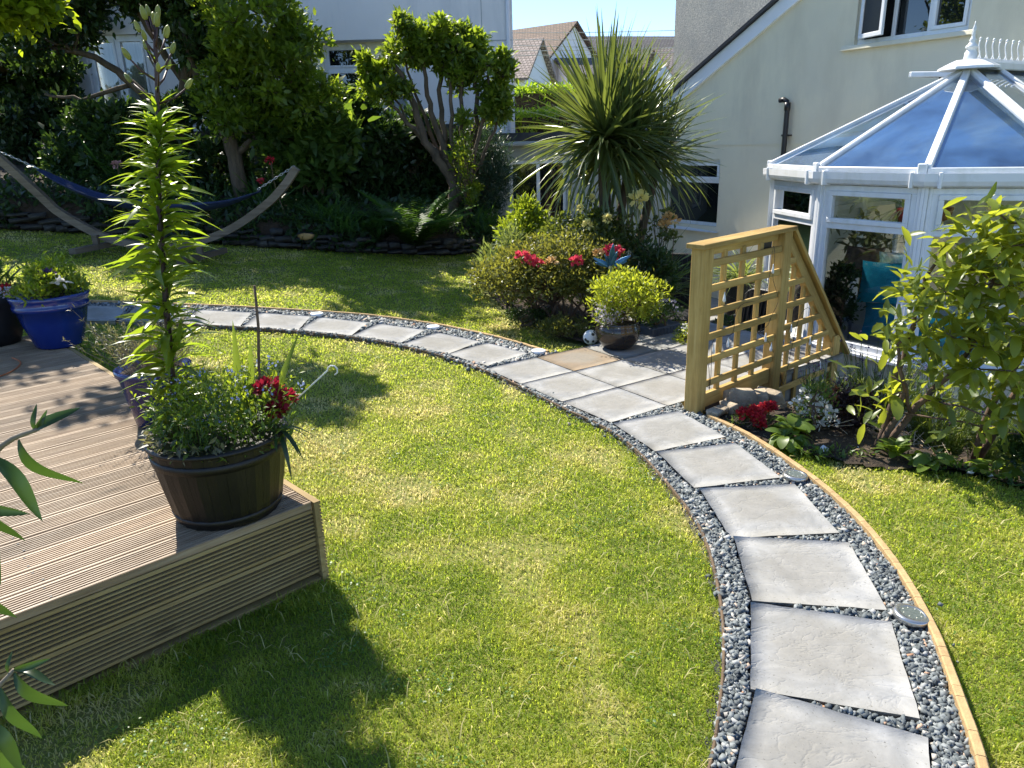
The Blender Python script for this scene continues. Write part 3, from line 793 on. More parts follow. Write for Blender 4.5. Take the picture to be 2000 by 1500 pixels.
def build_grass():
    deck = [DC, DC - DX * DL, DC - DX * DL + DY * DN * DPITCH, DC + DY * DN * DPITCH]; deck = [(p.x, p.y) for p in deck]
    A = [tuple(p[:2]) for p in INNER] + [(-7, 4.6), (-7, .2), (-.2, .2)]
    B = [tuple(p[:2]) for p in OUTER2[::-1]] + [(.42, 5.56), (.62, 5.72), (.39, 5.9), (.2, 6.35), (-.08, 6.92), (-.30, 7.8), (-.2, 10.6)] + BACK[::-1] + [(-9, 5)]
    Cc = [tuple(p[:2]) for p in OUTER1] + [(x + .02, y + .07 + .05 * math.sin(x * 23)) for x, y in BEDR[1:]] + [(3.6, .6), (1.0, .6)]
    pts = []
    for poly, ex in ((A, True), (B, False), (Cc, False)):
        b = np.array(poly); lo = np.maximum(b.min(0), [-7, 1.0]); hi = np.minimum(b.max(0), [3.6, 11])
        area = (hi - lo).prod(); n = int(area * 33000)
        q = rng.uniform(lo, hi, (n, 2))
        d = np.hypot(q[:, 0], q[:, 1] )
        keep = rng.random(n) < np.clip((2.1 / d) ** 1.7, .055, 1)
        ex_ = np.abs(q[:, 0]) - (q[:, 1] * .80 + .4); keep &= (ex_ < 0) | ((ex_ < 1.2) & (rng.random(n) < .45))
        q = q[keep]; q = q[inpoly(q, poly)]
        if ex: q = q[~inpoly(q, deck)]
        pts.append(q)
    P = np.concatenate(pts); N = len(P); d = np.hypot(P[:, 0], P[:, 1])
    patch = vnoise(P[:, 0], P[:, 1], .45, 3); patch2 = vnoise(P[:, 0], P[:, 1], .11, 4); bald = vnoise(P[:, 0], P[:, 1], .24, 9)
    keep = ~((bald > .80) & (rng.random(N) < .55)); P = P[keep]; d = d[keep]; patch = patch[keep]; patch2 = patch2[keep]; bald = bald[keep]; N = len(P)
    ln = (.011 + .015 * rng.random(N)) * (.75 + .5 * patch2)
    # longer, uncut tufts against the deck's foot
    rel = (P - np.array(DC[:2])); out = rel @ np.array([DX.y, -DX.x]); al = rel @ np.array([DX.x, DX.y])
    near = (out > 0) & (out < .14) & (al < .1); ln = np.where(near, ln * 1.7, ln)
    wd = .0014 * np.clip(d / 2.2, 1, 4.2) * rng.uniform(.8, 1.5, N)
    th = rng.random(N) * 2 * np.pi; lean = np.abs(rng.normal(1.05, .38, N)); lean = np.minimum(lean, 1.45)
    dirh = np.stack([np.cos(th), np.sin(th)], 1); side = np.stack([-dirh[:, 1], dirh[:, 0]], 1)
    straw = rng.random(N) < .006 * np.clip(2.5 / d, .2, 1); ln = np.where(straw, rng.uniform(.04, .09, N), ln); lean = np.where(straw, rng.uniform(1.15, 1.4, N), lean)
    z = hz(P[:, 0], P[:, 1]) - .020
    b = np.concatenate([P, z[:, None]], 1)
    s3 = np.concatenate([side, np.zeros((N, 1))], 1) * wd[:, None]
    d1 = np.concatenate([dirh * np.sin(lean * .5)[:, None], np.cos(lean * .5)[:, None]], 1) * ln[:, None] * .55
    d2 = np.concatenate([dirh * np.sin(lean * 1.25)[:, None], np.cos(lean * 1.25)[:, None]], 1) * ln[:, None] * .5
    V = np.stack([b - s3, b + s3, b + d1 + s3 * .85, b + d1 - s3 * .85, b + d1 + d2], 1).reshape(-1, 3)
    o4 = (np.arange(N) * 5)[:, None]
    big = vnoise(P[:, 0], P[:, 1], 1.1, 21)
    dry = np.clip((patch - .42) * .8, 0, .4) + np.clip((bald - .60) * 1.5, 0, .5) + np.clip(patch2 - .42, 0, .5) * .75
    tint = np.clip(.05 + .42 * rng.random(N) + 1.1 * dry * (.35 + .9 * rng.random(N)) + (big - .5) * .22, 0, 1); tint = np.where(straw, .85 + .15 * rng.random(N), tint)
    o = add('grass', np_mesh('grass', V, [o4 + np.array([[0, 1, 2, 3]]), o4 + np.array([[3, 2, 4]])], np.repeat(tint, 5)), MAT['grass'])
    tag(o, 'short mown lawn grass with yellowing patches', 'grass', kind='stuff')
    print('grass blades', N)
    q = rng.uniform([-1.2, 1.3], [3.0, 5.4], (60000, 2)); q = q[(inpoly(q, A) & ~inpoly(q, deck)) | inpoly(q, Cc)]
    q = q[(vnoise(q[:, 0], q[:, 1], .13, 61) > .70) & (vnoise(q[:, 0], q[:, 1], .6, 62) > .40)][:4200]
    W_, F_ = scatter(leaf_tpl(1, .9, 2, .1, .1, 'round'), np.concatenate([q, (hz(q[:, 0], q[:, 1]) - .006 + .012 * rng.random(len(q)))[:, None]], 1), unit(len(q)) * np.array([1, 1, .25]) + np.array([0, 0, .1]), .005 + .006 * rng.random(len(q)), .25)
    o = add('clover', np_mesh('clover', W_, [F_], np.repeat(rng.random(len(q)), 9)), MAT['l_clover'])
    tag(o, 'clover and moss patches scattered in the lawn', 'clover', kind='stuff')
build_grass()

def sheet(name, poly, mat, lift=.004, amp=.0, label=None, sub=.12):
    b = np.array(poly); xs = np.arange(b[:, 0].min(), b[:, 0].max() + sub, sub); ys = np.arange(b[:, 1].min(), b[:, 1].max() + sub, sub)
    X, Y = np.meshgrid(xs, ys, indexing='ij'); P = np.stack([X.ravel(), Y.ravel()], 1); ny = len(ys)
    ins = inpoly(P, poly).reshape(X.shape)
    Z = hz(X, Y) + lift + amp * vnoise(X, Y, .25, 31) + amp * .5 * vnoise(X, Y, .08, 32)
    i, j = np.meshgrid(np.arange(len(xs) - 1), np.arange(ny - 1), indexing='ij')
    k = ins[:-1, :-1] & ins[1:, :-1] & ins[1:, 1:] & ins[:-1, 1:]
    a = (i * ny + j)[k]
    struct(name, np_mesh(name, np.stack([X, Y, Z], -1).reshape(-1, 3), [np.stack([a, a + ny, a + ny + 1, a + 1], 1)], smooth=True), mat, label)

sheet('bed_soil', [(1.18, 4.02)] + BEDR + [(5.5, 2.8), (5.5, 5.2), (4.3, 5.7), (3.4, 6.1), (2.8, 6.8), (1.9, 4.95), (1.12, 4.2)], MAT['soil'], -.016, .03, sub=.03)
sheet('shrub_bed_soil', [(.62, 5.76), (.39, 5.95), (.2, 6.4), (-.05, 6.95), (-.26, 7.8), (-.1, 9.5), (1.6, 9.5), (2.4, 8), (1.35, 6.2)], MAT['soil'], -.016, .03, sub=.04)

def build_deck():
    t = thing('wooden_deck', 'raised grooved timber deck at the left of the lawn', 'deck', DC)
    def prof(W, T, ng):
        pr = [(0, 0), (W, 0), (W, T - .002), (W - .003, T)]
        m = .010; p = (W - 2 * m) / ng
        for i in reversed(range(ng)):
            y0 = m + i * p
            pr += [(y0 + p * .78, T), (y0 + p * .70, T - .0075), (y0 + p * .24, T - .0075), (y0 + p * .16, T)]
        return pr + [(.003, T), (0, T - .002)]
    def board(L, W, T, ng):
        mb = MB(); pr = prof(W, T, ng); k = len(pr)
        n = 2
        for x in (0, L):
            for y, z in pr: mb.v.append(Vector((x, y, z)))
        for i in range(k): mb.f.append([i, i + k, (i + 1) % k + k, (i + 1) % k][::-1])
        low = [i for i in range(k) if pr[i][1] < T - .004 and pr[(i + 1) % k][1] < T - .004 and pr[i][1] > T * .5]
        for end in (0, 1):
            # end caps as strips
            mb.f.append([i + end * k for i in (range(k) if end else reversed(range(k)))][::-1])
        me = mb.mesh('board'); me.materials.append(MAT['deck' if ng == 7 and T > .0265 and W < .12 else 'fascia']); me.materials.append(MAT['grime'])
        for i in low: me.polygons[i].material_index = 1
        return me
    me = board(DL, .1155, .028, 7)
    for i in range(DN):
        o = DC - DX * (DL - random.uniform(-.002, .002)) + DY * (i * DPITCH) + Vector((0, 0, DZ - .028 + random.uniform(-.0012, .0012)))
        add('deck_board', me, MAT['deck'], t, basis(DX, DY, (0, 0, 1), o))
    fm = board(DL, .131, .026, 7); nrm = Vector((DX.y, -DX.x, 0))
    for i, z in enumerate((.166, .030)):
        o = DC - DX * DL + nrm * (-.027) + Vector((0, 0, z))
        add('fascia_board', fm, MAT['fascia'], t, basis(DX, (0, 0, 1), nrm, o))
    MB().box((DL / 2, -.015, .02), (DL, .05, .07)).add('ground_beam', MAT['fascia'], t, basis(DX, (0, 0, 1), nrm, DC - DX * DL - nrm * .05 + Vector((0, 0, 0))))
    sm = board(DN * DPITCH + .02, .147, .027, 9); sx = DX
    for z in (.1815, .032, -.117):
        o = DC + DX * .003 - DY * .012 + Vector((0, 0, z))
        add('end_board', sm, MAT['fascia'], t, basis(DY, (0, 0, 1), sx, o))
    # frame under the boards
    mb = MB()
    for k in range(6): mb.bar(DC - DX * (.1 + k * .75) + DY * .05 + Vector((0, 0, .15)), DC - DX * (.1 + k * .75) + DY * (DN * DPITCH - .05) + Vector((0, 0, .15)), .05, .27)
    mb.add('joists', MAT['fascia'], t)
    sc_ = MB()
    for i in range(DN):
        for k in range(6):
            for f in (.025, .09):
                p = DC - DX * (.1 + k * .75 + random.uniform(-.008, .008)) + DY * (i * DPITCH + f) + Vector((0, 0, DZ - .0015)); j = len(sc_.v)
                sc_.v += [p + DX * (.0042 * math.cos(q)) + DY * (.0042 * math.sin(q)) + Vector((0, 0, .0022)) for q in (0, 1.047, 2.094, 3.142, 4.189, 5.236)]; sc_.f.append(list(range(j, j + 6)))
    sc_.add('screws', MAT['black'], t)['kind'] = 'stuff'
build_deck()

# ================================================================== BUILDINGS
HA = math.radians(122)
HW = Vector((math.cos(HA), math.sin(HA), 0)); HN = Vector((-HW.y, HW.x, 0))      # along the wall (to the left), outward
W0 = Vector((5.5, 7.9, 0))

def wall_poly(outer, holes, place, depth, nsign=1):
    """flat wall with real openings. outer/holes: lists of (t,z); place(t,z,d) -> point, d going inwards"""
    loops = [outer] + holes
    tri = tessellate_polygon([[Vector((a, b, 0)) for a, b in l] for l in loops])
    flat = [p for l in loops for p in l]
    mb = MB(); mb.v = [place(a, b, 0) for a, b in flat]; mb.f = [list(t) for t in tri]
    for h in loops:
        k = len(h)
        for i in range(k):
            (a, b), (c, d) = h[i], h[(i + 1) % k]
            mb.poly([place(a, b, 0), place(c, d, 0), place(c, d, depth), place(a, b, depth)])
    return mb

def rect(t0, t1, z0, z1): return [(t0, z0), (t1, z0), (t1, z1), (t0, z1)]

def window(parent, place, t0, t1, z0, z1, d, fw=.055, cells=None, glass='darkglass', name='window', fmat='upvc', fd=.06, sub=True):
    """white framed window set in an opening; cells = list of (t0,t1,z0,z1) lights"""
    mb = MB()
    def bx(a, b, c, e, d0, d1): 
        P = [place(a, c, d0), place(b, c, d0), place(b, e, d0), place(a, e, d0)]
        off = place(a, c, d1) - place(a, c, d0); mb.prism(P, off)
    bx(t0, t1, z0, z0 + fw, d - fd, d); bx(t0, t1, z1 - fw, z1, d - fd, d)
    bx(t0, t0 + fw, z0 + fw, z1 - fw, d - fd, d); bx(t1 - fw, t1, z0 + fw, z1 - fw, d - fd, d)
    fr = mb.add(name, MAT[fmat], parent, bev=.004)
    for (a, b, c, e, sash) in (cells or [(t0 + fw, t1 - fw, z0 + fw, z1 - fw, False)]):
        s = .042 if sash else .0
        if sash:
            mb = MB(); dd = d - fd - .018
            for q in ((a, b, c, c + s), (a, b, e - s, e), (a, a + s, c + s, e - s), (b - s, b, c + s, e - s)):
                P = [place(q[0], q[2], dd), place(q[1], q[2], dd), place(q[1], q[3], dd), place(q[0], q[3], dd)]
                mb.prism(P, place(q[0], q[2], dd + .05) - place(q[0], q[2], dd))
            mb.add('sash', MAT[fmat], fr, bev=.004)
        P = [place(a + s, c + s, d - .032), place(b - s, c + s, d - .032), place(b - s, e - s, d - .032), place(a + s, e - s, d - .032)]
        MB().prism(P, place(a, c, d - .022) - place(a, c, d - .032)).add('pane', MAT[glass], fr)
    return fr

def mull(parent, place, a, b, c, e, d, fd=.06, name='mullion', fmat='upvc'):
    P = [place(a, c, d - fd), place(b, c, d - fd), place(b, e, d - fd), place(a, e, d - fd)]
    MB().prism(P, place(a, c, d) - place(a, c, d - fd)).add(name, MAT[fmat], parent, bev=.003)

def build_house():
    def pl(t, z, d): p = W0 + HW * t - HN * d; return Vector((p.x, p.y, z))
    t = thing('rendered_house', 'cream rendered house with white sloping bargeboard on the right', 'house', pl(2, -.9, 0))
    zr = lambda tt: 2.30 + (5.04 - tt) * .535
    outer = [(-6, -1.0), (6.3, -1.0), (6.3, zr(6.3)), (-2.0, zr(-2.0)), (-6, zr(-2.0))]
    h_up = rect(.88, 2.23, 2.60, 3.65); h_k = rect(4.26, 5.55, .25, 1.25)
    wall_poly(outer, [h_up, h_k], pl, .14).add('gable_wall', MAT['render'], t)
    # string course
    MB().prism([pl(6.29, 1.455, -.010), pl(-3, 1.455, -.010), pl(-3, 1.475, -.010), pl(6.29, 1.475, -.010)], pl(0, 0, .003) - pl(0, 0, -.010)).add('string_course', MAT['render'], t)
    # upper window: left light open, fixed centre, right light
    w1 = window(t, pl, .88, 2.23, 2.60, 3.65, .12, .055, [(.935, 1.325, 2.655, 3.595, True), (1.37, 1.76, 2.655, 3.595, False)])
    mull(w1, pl, 1.325, 1.37, 2.655, 3.595, .12); mull(w1, pl, 1.76, 1.80, 2.655, 3.595, .12)
    # the opened sash stands out from the frame, hinged on the left
    hinge = pl(2.17, 0, .02); out = (HN * .42 - HW * .14).normalized(); 
    def sp_(s, z, d): p = hinge + (-HW * .80 + HN * .26).normalized() * s + HN * d; return Vector((p.x, p.y, z))
    mb = MB()
    for q in ((0, .40, 2.66, 2.71), (0, .40, 3.54, 3.59), (0, .05, 2.71, 3.54), (.35, .40, 2.71, 3.54)):
        mb.prism([sp_(q[0], q[2], 0), sp_(q[1], q[2], 0), sp_(q[1], q[3], 0), sp_(q[0], q[3], 0)], HN * .05)
    s_ = mb.add('open_sash', MAT['upvc'], w1, bev=.004)
    MB().prism([sp_(.05, 2.71, .02), sp_(.35, 2.71, .02), sp_(.35, 3.54, .02), sp_(.05, 3.54, .02)], HN * .01).add('pane', MAT['darkglass'], w1)
    MB().prism([pl(.80, 2.545, -.06), pl(2.38, 2.545, -.06), pl(2.38, 2.598, -.04), pl(.80, 2.598, -.04)], pl(0, 0, .15) - pl(0, 0, 0)).add('window_sill', MAT['render'], t, bev=.006)
    # dark rooms behind the openings
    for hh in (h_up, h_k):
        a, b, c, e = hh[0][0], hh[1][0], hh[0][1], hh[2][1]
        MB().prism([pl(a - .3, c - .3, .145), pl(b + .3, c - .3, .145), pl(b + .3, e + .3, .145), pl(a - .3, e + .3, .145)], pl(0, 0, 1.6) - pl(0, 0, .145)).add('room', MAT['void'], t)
    # kitchen window: top light over a fixed pane
    w2 = window(t, pl, 4.26, 5.55, .25, 1.25, .12, .05, [(4.31, 5.5, .95, 1.2, True), (4.31, 5.5, .30, .90, False)])
    mull(w2, pl, 4.31, 5.5, .90, .95, .12, name='transom')
    MB().prism([pl(4.20, .17, -.09), pl(5.62, .17, -.09), pl(5.62, .215, -.09), pl(5.62, .245, .1), pl(4.20, .245, .1), pl(4.20, .215, -.09)][:4] , pl(0, 0, .12) - pl(0, 0, -.05)).add('window_sill', MAT['white'], t, bev=.005)
    # bargeboard and roof edge
    def slope(tt, off, d): p = pl(tt, zr(tt) + off, d); return p
    MB().prism([slope(6.45, -.135, -.05), slope(-2, -.135, -.05), slope(-2, .075, -.05), slope(6.45, .075, -.05)], pl(0, 0, .04) - pl(0, 0, -.05) - Vector((0, 0, 0)) + HN * -.0).add('bargeboard', MAT['white'], t, bev=.004)
    MB().prism([slope(6.5, .08, -.11), slope(-2, .08, -.11), slope(-2, .125, -.11), slope(6.5, .125, -.11)], -HN * 1.6).add('roof', MAT['felt'], t)
    # taller pebble-dashed part behind
    q0 = pl(6.32, -1, 1.3); 
    MB().prism([pl(6.83, .0, 1.45), pl(-3, .0, 1.45), pl(-3, 5.6, 1.45), pl(6.83, 5.6, 1.45)], -HN * 3.0).add('pebbledash_wall', MAT['dash'], t)
    # black vent pipe with a bend
    a = pl(3.07, 0, -.075); top = 1.97
    pts = [Vector((a.x, a.y, z)) for z in (.9, 1.3, 1.6, 1.86, top - .03)] + [Vector((a.x, a.y, top + .035)) + HW * .018, Vector((a.x, a.y, top + .06)) + HW * .06, Vector((a.x, a.y, top + .055)) + HW * .13]
    pipe = MB().tube(pts, .034, 14).add('vent_pipe', MAT['black'], t, smooth=True)
    MB().tube([Vector((a.x, a.y, top - .08)), Vector((a.x, a.y, top + .02))], .041, 14).add('pipe_collar', MAT['black'], pipe, smooth=True)
    MB().tube([Vector((a.x, a.y, 1.56)), Vector((a.x, a.y, 1.585))], .046, 14).box(Vector((a.x, a.y, 1.572)) - HN * .03, (.14, .05, .02), Matrix((HW, HN, (0, 0, 1))).transposed()).add('pipe_clip', MAT['black'], pipe)
build_house()

CO = [Vector(c + (0,)) for c in ((2.76, 7.756), (2.869, 6.809), (3.354, 6.0), (4.188, 5.556))]
IN = -HN
def build_conservatory():
    t = thing('conservatory', 'white framed conservatory with blue tinted glass roof and finial', 'conservatory', (3.47, 6.66, -.88))
    pts = [CO[0] + IN * 2.38] + CO + [CO[3] + IN * 2.34]
    mid = (CO[0] + CO[3]) / 2
    ZS, ZB, ZT, ZTOP = -.285, -.28, .793, 1.144
    base = MB(); sill = MB(); 
    cen = mid + IN * 1.0
    def offs(p, d):
        v = (p - cen); return p + v.normalized() * d
    # dwarf wall and sill
    for a, b in zip(pts[:-1], pts[1:]):
        n = Vector((b.y - a.y, -(b.x - a.x), 0)).normalized()
        if n.dot(a - cen) < 0: n = -n
        base.prism([a + n * .02 + Vector((0, 0, -1)), b + n * .02 + Vector((0, 0, -1)), b - n * .10 + Vector((0, 0, -1)), a - n * .10 + Vector((0, 0, -1))], (0, 0, .665))
    base.add('dwarf_wall', MAT['render'], t)
    ol = [offs(p, .09) for p in pts]; il = [offs(p, -.10) for p in pts]
    for i in range(len(pts) - 1):
        a, b, c, d = ol[i], ol[i + 1], il[i + 1], il[i]
        sill.prism([Vector((q.x, q.y, -.332)) for q in (a, b, c, d)], (0, 0, .030)).prism([Vector((q.x, q.y, -.3015)) for q in (offs(pts[i], .06), offs(pts[i + 1], .06), c, d)], (0, 0, .021))
    sill.add('sill', MAT['upvc'], t, bev=.004)
    # corner posts, ribbed
    for i, p in enumerate(pts[1:5]):
        a = pts[i]; b = pts[i + 2]
        nn = (p - cen).normalized(); tt = Vector((-nn.y, nn.x, 0))
        mb = MB()
        for k, (o, dd) in enumerate(((-.042, .0), (-.014, .016), (.014, .016), (.042, .0))):
            mb.box(p + tt * o + nn * (dd * .5 - .01) + Vector((0, 0, (ZS + ZTOP) / 2 + .03)), (.027, .075 + dd, ZTOP - ZS + .06), Matrix((tt, nn, (0, 0, 1))).transposed())
        mb.add('corner_post', MAT['upvc'], t, bev=.003)
    # glazed faces
    for i, (a, b) in enumerate(zip(pts[:-1], pts[1:])):
        L = (b - a).length; x = (b - a).normalized(); n = Vector((x.y, -x.x, 0))
        if n.dot(a - cen) < 0: n = -n
        nb = 1 if L < 1.2 else 3
        def pl(s, z, d, a=a, x=x, n=n): p = a + x * s - n * d; return Vector((p.x, p.y, z))
        for k in range(nb):
            s0 = .045 + (L - .09) * k / nb; s1 = .045 + (L - .09) * (k + 1) / nb
            f = .05
            fr = window(t, pl, s0 + .002, s1 - .002, ZB, ZTOP, .03, f, [(s0 + f, s1 - f, ZT + .025, ZTOP - f, True), (s0 + f, s1 - f, ZB + f, ZT - .028, False)], glass='glass')
            mull(fr, pl, s0 + f, s1 - f, ZT - .028, ZT + .025, .03, name='transom')
    # eaves ring, gutter
    e0 = [offs(p, .02) for p in pts]; e1 = [offs(p, .115) for p in pts]
    mb = MB(); gt = MB()
    for i in range(len(pts) - 1):
        mb.prism([Vector((q.x, q.y, ZTOP + .005)) for q in (offs(pts[i], .035), offs(pts[i + 1], .035), offs(pts[i + 1], -.09), offs(pts[i], -.09))], (0, 0, .135))
        A = [offs(pts[i], .045), offs(pts[i + 1], .045)]
        # half-round gutter section
        prof = [(.037, .115), (.045, .05), (.062, .02), (.085, .008), (.108, .022), (.122, .055), (.125, .115), (.116, .115), (.113, .06), (.10, .03), (.085, .018), (.067, .03), (.054, .06), (.047, .115)]
        k = len(gt.v)
        for q in (pts[i], pts[i + 1]):
            for r, z in prof:
                o = offs(q, r); gt.v.append(Vector((o.x, o.y, ZTOP + .0 + z)))
        m = len(prof)
        for j in range(m): gt.f.append([k + j, k + (j + 1) % m, k + m + (j + 1) % m, k + m + j])
    mb.add('eaves_beam', MAT['upvc'], t); gt.add('gutter', MAT['upvc'], t)
    for i in range(1, 5):
        for sgn in (-1, 1):
            q = pts[i] + (pts[i + sgn] - pts[i]).normalized() * .10; nn = (q - cen).normalized(); tt = Vector((-nn.y, nn.x, 0))
            MB().box(offs(q, .088) + Vector((0, 0, ZTOP + .062)), (.028, .09, .128), Matrix((tt, nn, (0, 0, 1))).transposed()).add('gutter_bracket', MAT['upvc'], t, bev=.006)
    # roof
    ZE = 1.285; hub = mid + IN * .85; HZ = 2.09
    ev = [offs(p, .06) for p in pts]; ev = [Vector((p.x, p.y, ZE)) for p in ev]
    hb = Vector((hub.x, hub.y, HZ)); rend = hb + IN * 1.55
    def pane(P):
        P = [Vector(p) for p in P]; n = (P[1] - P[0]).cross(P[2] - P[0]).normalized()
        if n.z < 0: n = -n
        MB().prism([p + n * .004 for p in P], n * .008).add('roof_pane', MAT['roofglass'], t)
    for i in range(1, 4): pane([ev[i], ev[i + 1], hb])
    for s in (0, 1):
        e_a, e_b = (ev[1], ev[0]) if s == 0 else (ev[4], ev[5])
        for k in range(3):
            p0 = e_a.lerp(e_b, k / 3); p1 = e_a.lerp(e_b, (k + 1) / 3); r0 = hb.lerp(rend, k / 3); r1 = hb.lerp(rend, (k + 1) / 3)
            if s == 0 and k == 1: 
                r0 = p0.lerp(r0, .45); r1 = p1.lerp(r1, .45)      # lower half; the upper half is the opened vent
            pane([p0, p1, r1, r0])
    def rbar(p, q, wd=.062):
        d = (Vector(q) - Vector(p)).normalized(); up = Vector((0, 0, 1)); 
        o = MB().bar(Vector(p) + Vector((0, 0, .012)), Vector(q) + Vector((0, 0, .012)), wd, .055, up)
        o.add('glazing_bar', MAT['upvc'], t, bev=.010)
        n = Vector(p) + Vector((0, 0, .0)); dirh = Vector((d.x, d.y, 0)).normalized()
        MB().prism([n + Vector((0, 0, .05)) - dirh * .03, n + Vector((0, 0, -.055)) - dirh * .03, n + Vector((0, 0, -.055)) + dirh * .02, n + Vector((0, 0, .05)) + dirh * .03], Vector((-dirh.y, dirh.x, 0)) * .07).add('bar_end_cap', MAT['upvc'], t, bev=.008)
    for i in range(1, 5): rbar(ev[i], hb + (ev[i] - hb) * .03)
    for s in (0, 1):
        e_a, e_b = (ev[1], ev[0]) if s == 0 else (ev[4], ev[5])
        for k in range(1, 4): rbar(e_a.lerp(e_b, k / 3), hb.lerp(rend, k / 3))
    for i in range(5): MB().bar(ev[i] + Vector((0, 0, -.008)), ev[i + 1] + Vector((0, 0, -.008)), .05, .05).add('eaves_trim', MAT['upvc'], t, bev=.006)
    MB().bar(hb + Vector((0, 0, .04)), rend + Vector((0, 0, .04)), .14, .07).bar(hb + Vector((0, 0, .085)), rend + Vector((0, 0, .085)), .06, .03).add('ridge', MAT['upvc'], t, bev=.01)
    # hub cover: faceted cap
    hubc = MB(); n = 10
    for (r, z), (r2, z2) in zip(((.25, -.045), (.245, -.025), (.17, .012), (.15, .022)), ((.245, -.025), (.17, .012), (.15, .022), (.12, .035))):
        k = len(hubc.v)
        for rr, zz in ((r, z), (r2, z2)):
            for j in range(n): a = 2 * math.pi * j / n; hubc.v.append(hb + Vector((rr * math.cos(a), rr * math.sin(a), zz + .045)))
        for j in range(n): hubc.f.append([k + j, k + (j + 1) % n, k + n + (j + 1) % n, k + n + j])
    hubc.f.append([len(hubc.v) - n + j for j in range(n)]); hubc.f.append([j for j in reversed(range(n))])
    hubc.add('hub_cover', MAT['upvc'], t)
    prof = [(.060, .07), (.052, .10), (.050, .145), (.042, .15), (.040, .175), (.052, .18), (.050, .195), (.030, .215), (.022, .235), (.030, .245), (.020, .258), (.013, .285), (.018, .295), (.010, .31), (.016, .335), (.012, .352), (.006, .372), (.002, .40)]
    MB().lathe([(r, z) for r, z in prof], 16, hb).add('finial', MAT['upvc'], t, smooth=True)
    for k in range(11):
        c = hb + IN * (.13 + k * .118) + Vector((0, 0, .10)); pth = []
        for j in range(9):
            s = j / 8; pth.append(c + IN * (.028 * math.sin(s * 6.0)) * (1.2 - s) + Vector((0, 0, s * .155)))
        pt2 = [c + IN * (.05 - .04 * (j / 5) - .0) * math.cos(j / 5 * 1.4) + Vector((0, 0, .075 * j / 5)) for j in range(6)]
        MB().tube(pth, .0065, 6).tube(pt2, .006, 6).lathe([(.004, .15), (.012, .158), (.012, .166), (.003, .176)], 8, c).add('cresting', MAT['upvc'], t, smooth=True)
    # opened roof vent on the far slope
    vc = hb.lerp(rend, .5); e_m = ev[1].lerp(ev[0], .5); A = vc + (e_m - vc) * .08
    x = IN; yv = (e_m - vc); yv.z = 0; yv.normalize()
    lid = [A + x * -.26 + Vector((0, 0, .05)), A + x * .26 + Vector((0, 0, .05)), A + x * .26 + yv * .62 + Vector((0, 0, .09)), A + x * -.26 + yv * .62 + Vector((0, 0, .09))]
    MB().bar(lid[0], lid[3], .05, .05).bar(lid[1], lid[2], .05, .05).bar(lid[2], lid[3], .05, .05).bar(lid[0], lid[1], .05, .05).add('roof_vent', MAT['upvc'], t, bev=.006)
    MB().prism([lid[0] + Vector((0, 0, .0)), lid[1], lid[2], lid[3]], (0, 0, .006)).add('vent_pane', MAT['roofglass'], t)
    sp0 = (lid[2] + lid[3]) / 2 - yv * .12; MB().tube([sp0, sp0 - Vector((0, 0, .28)) - yv * .1], .007, 6).add('vent_strut', MAT['black'], t)
    # floor inside
    fl = [offs(p, -.1) for p in pts]
    MB().prism([Vector((p.x, p.y, -.9)) for p in fl], (0, 0, .06)).add('floor', MAT['floor'], t)
build_conservatory()

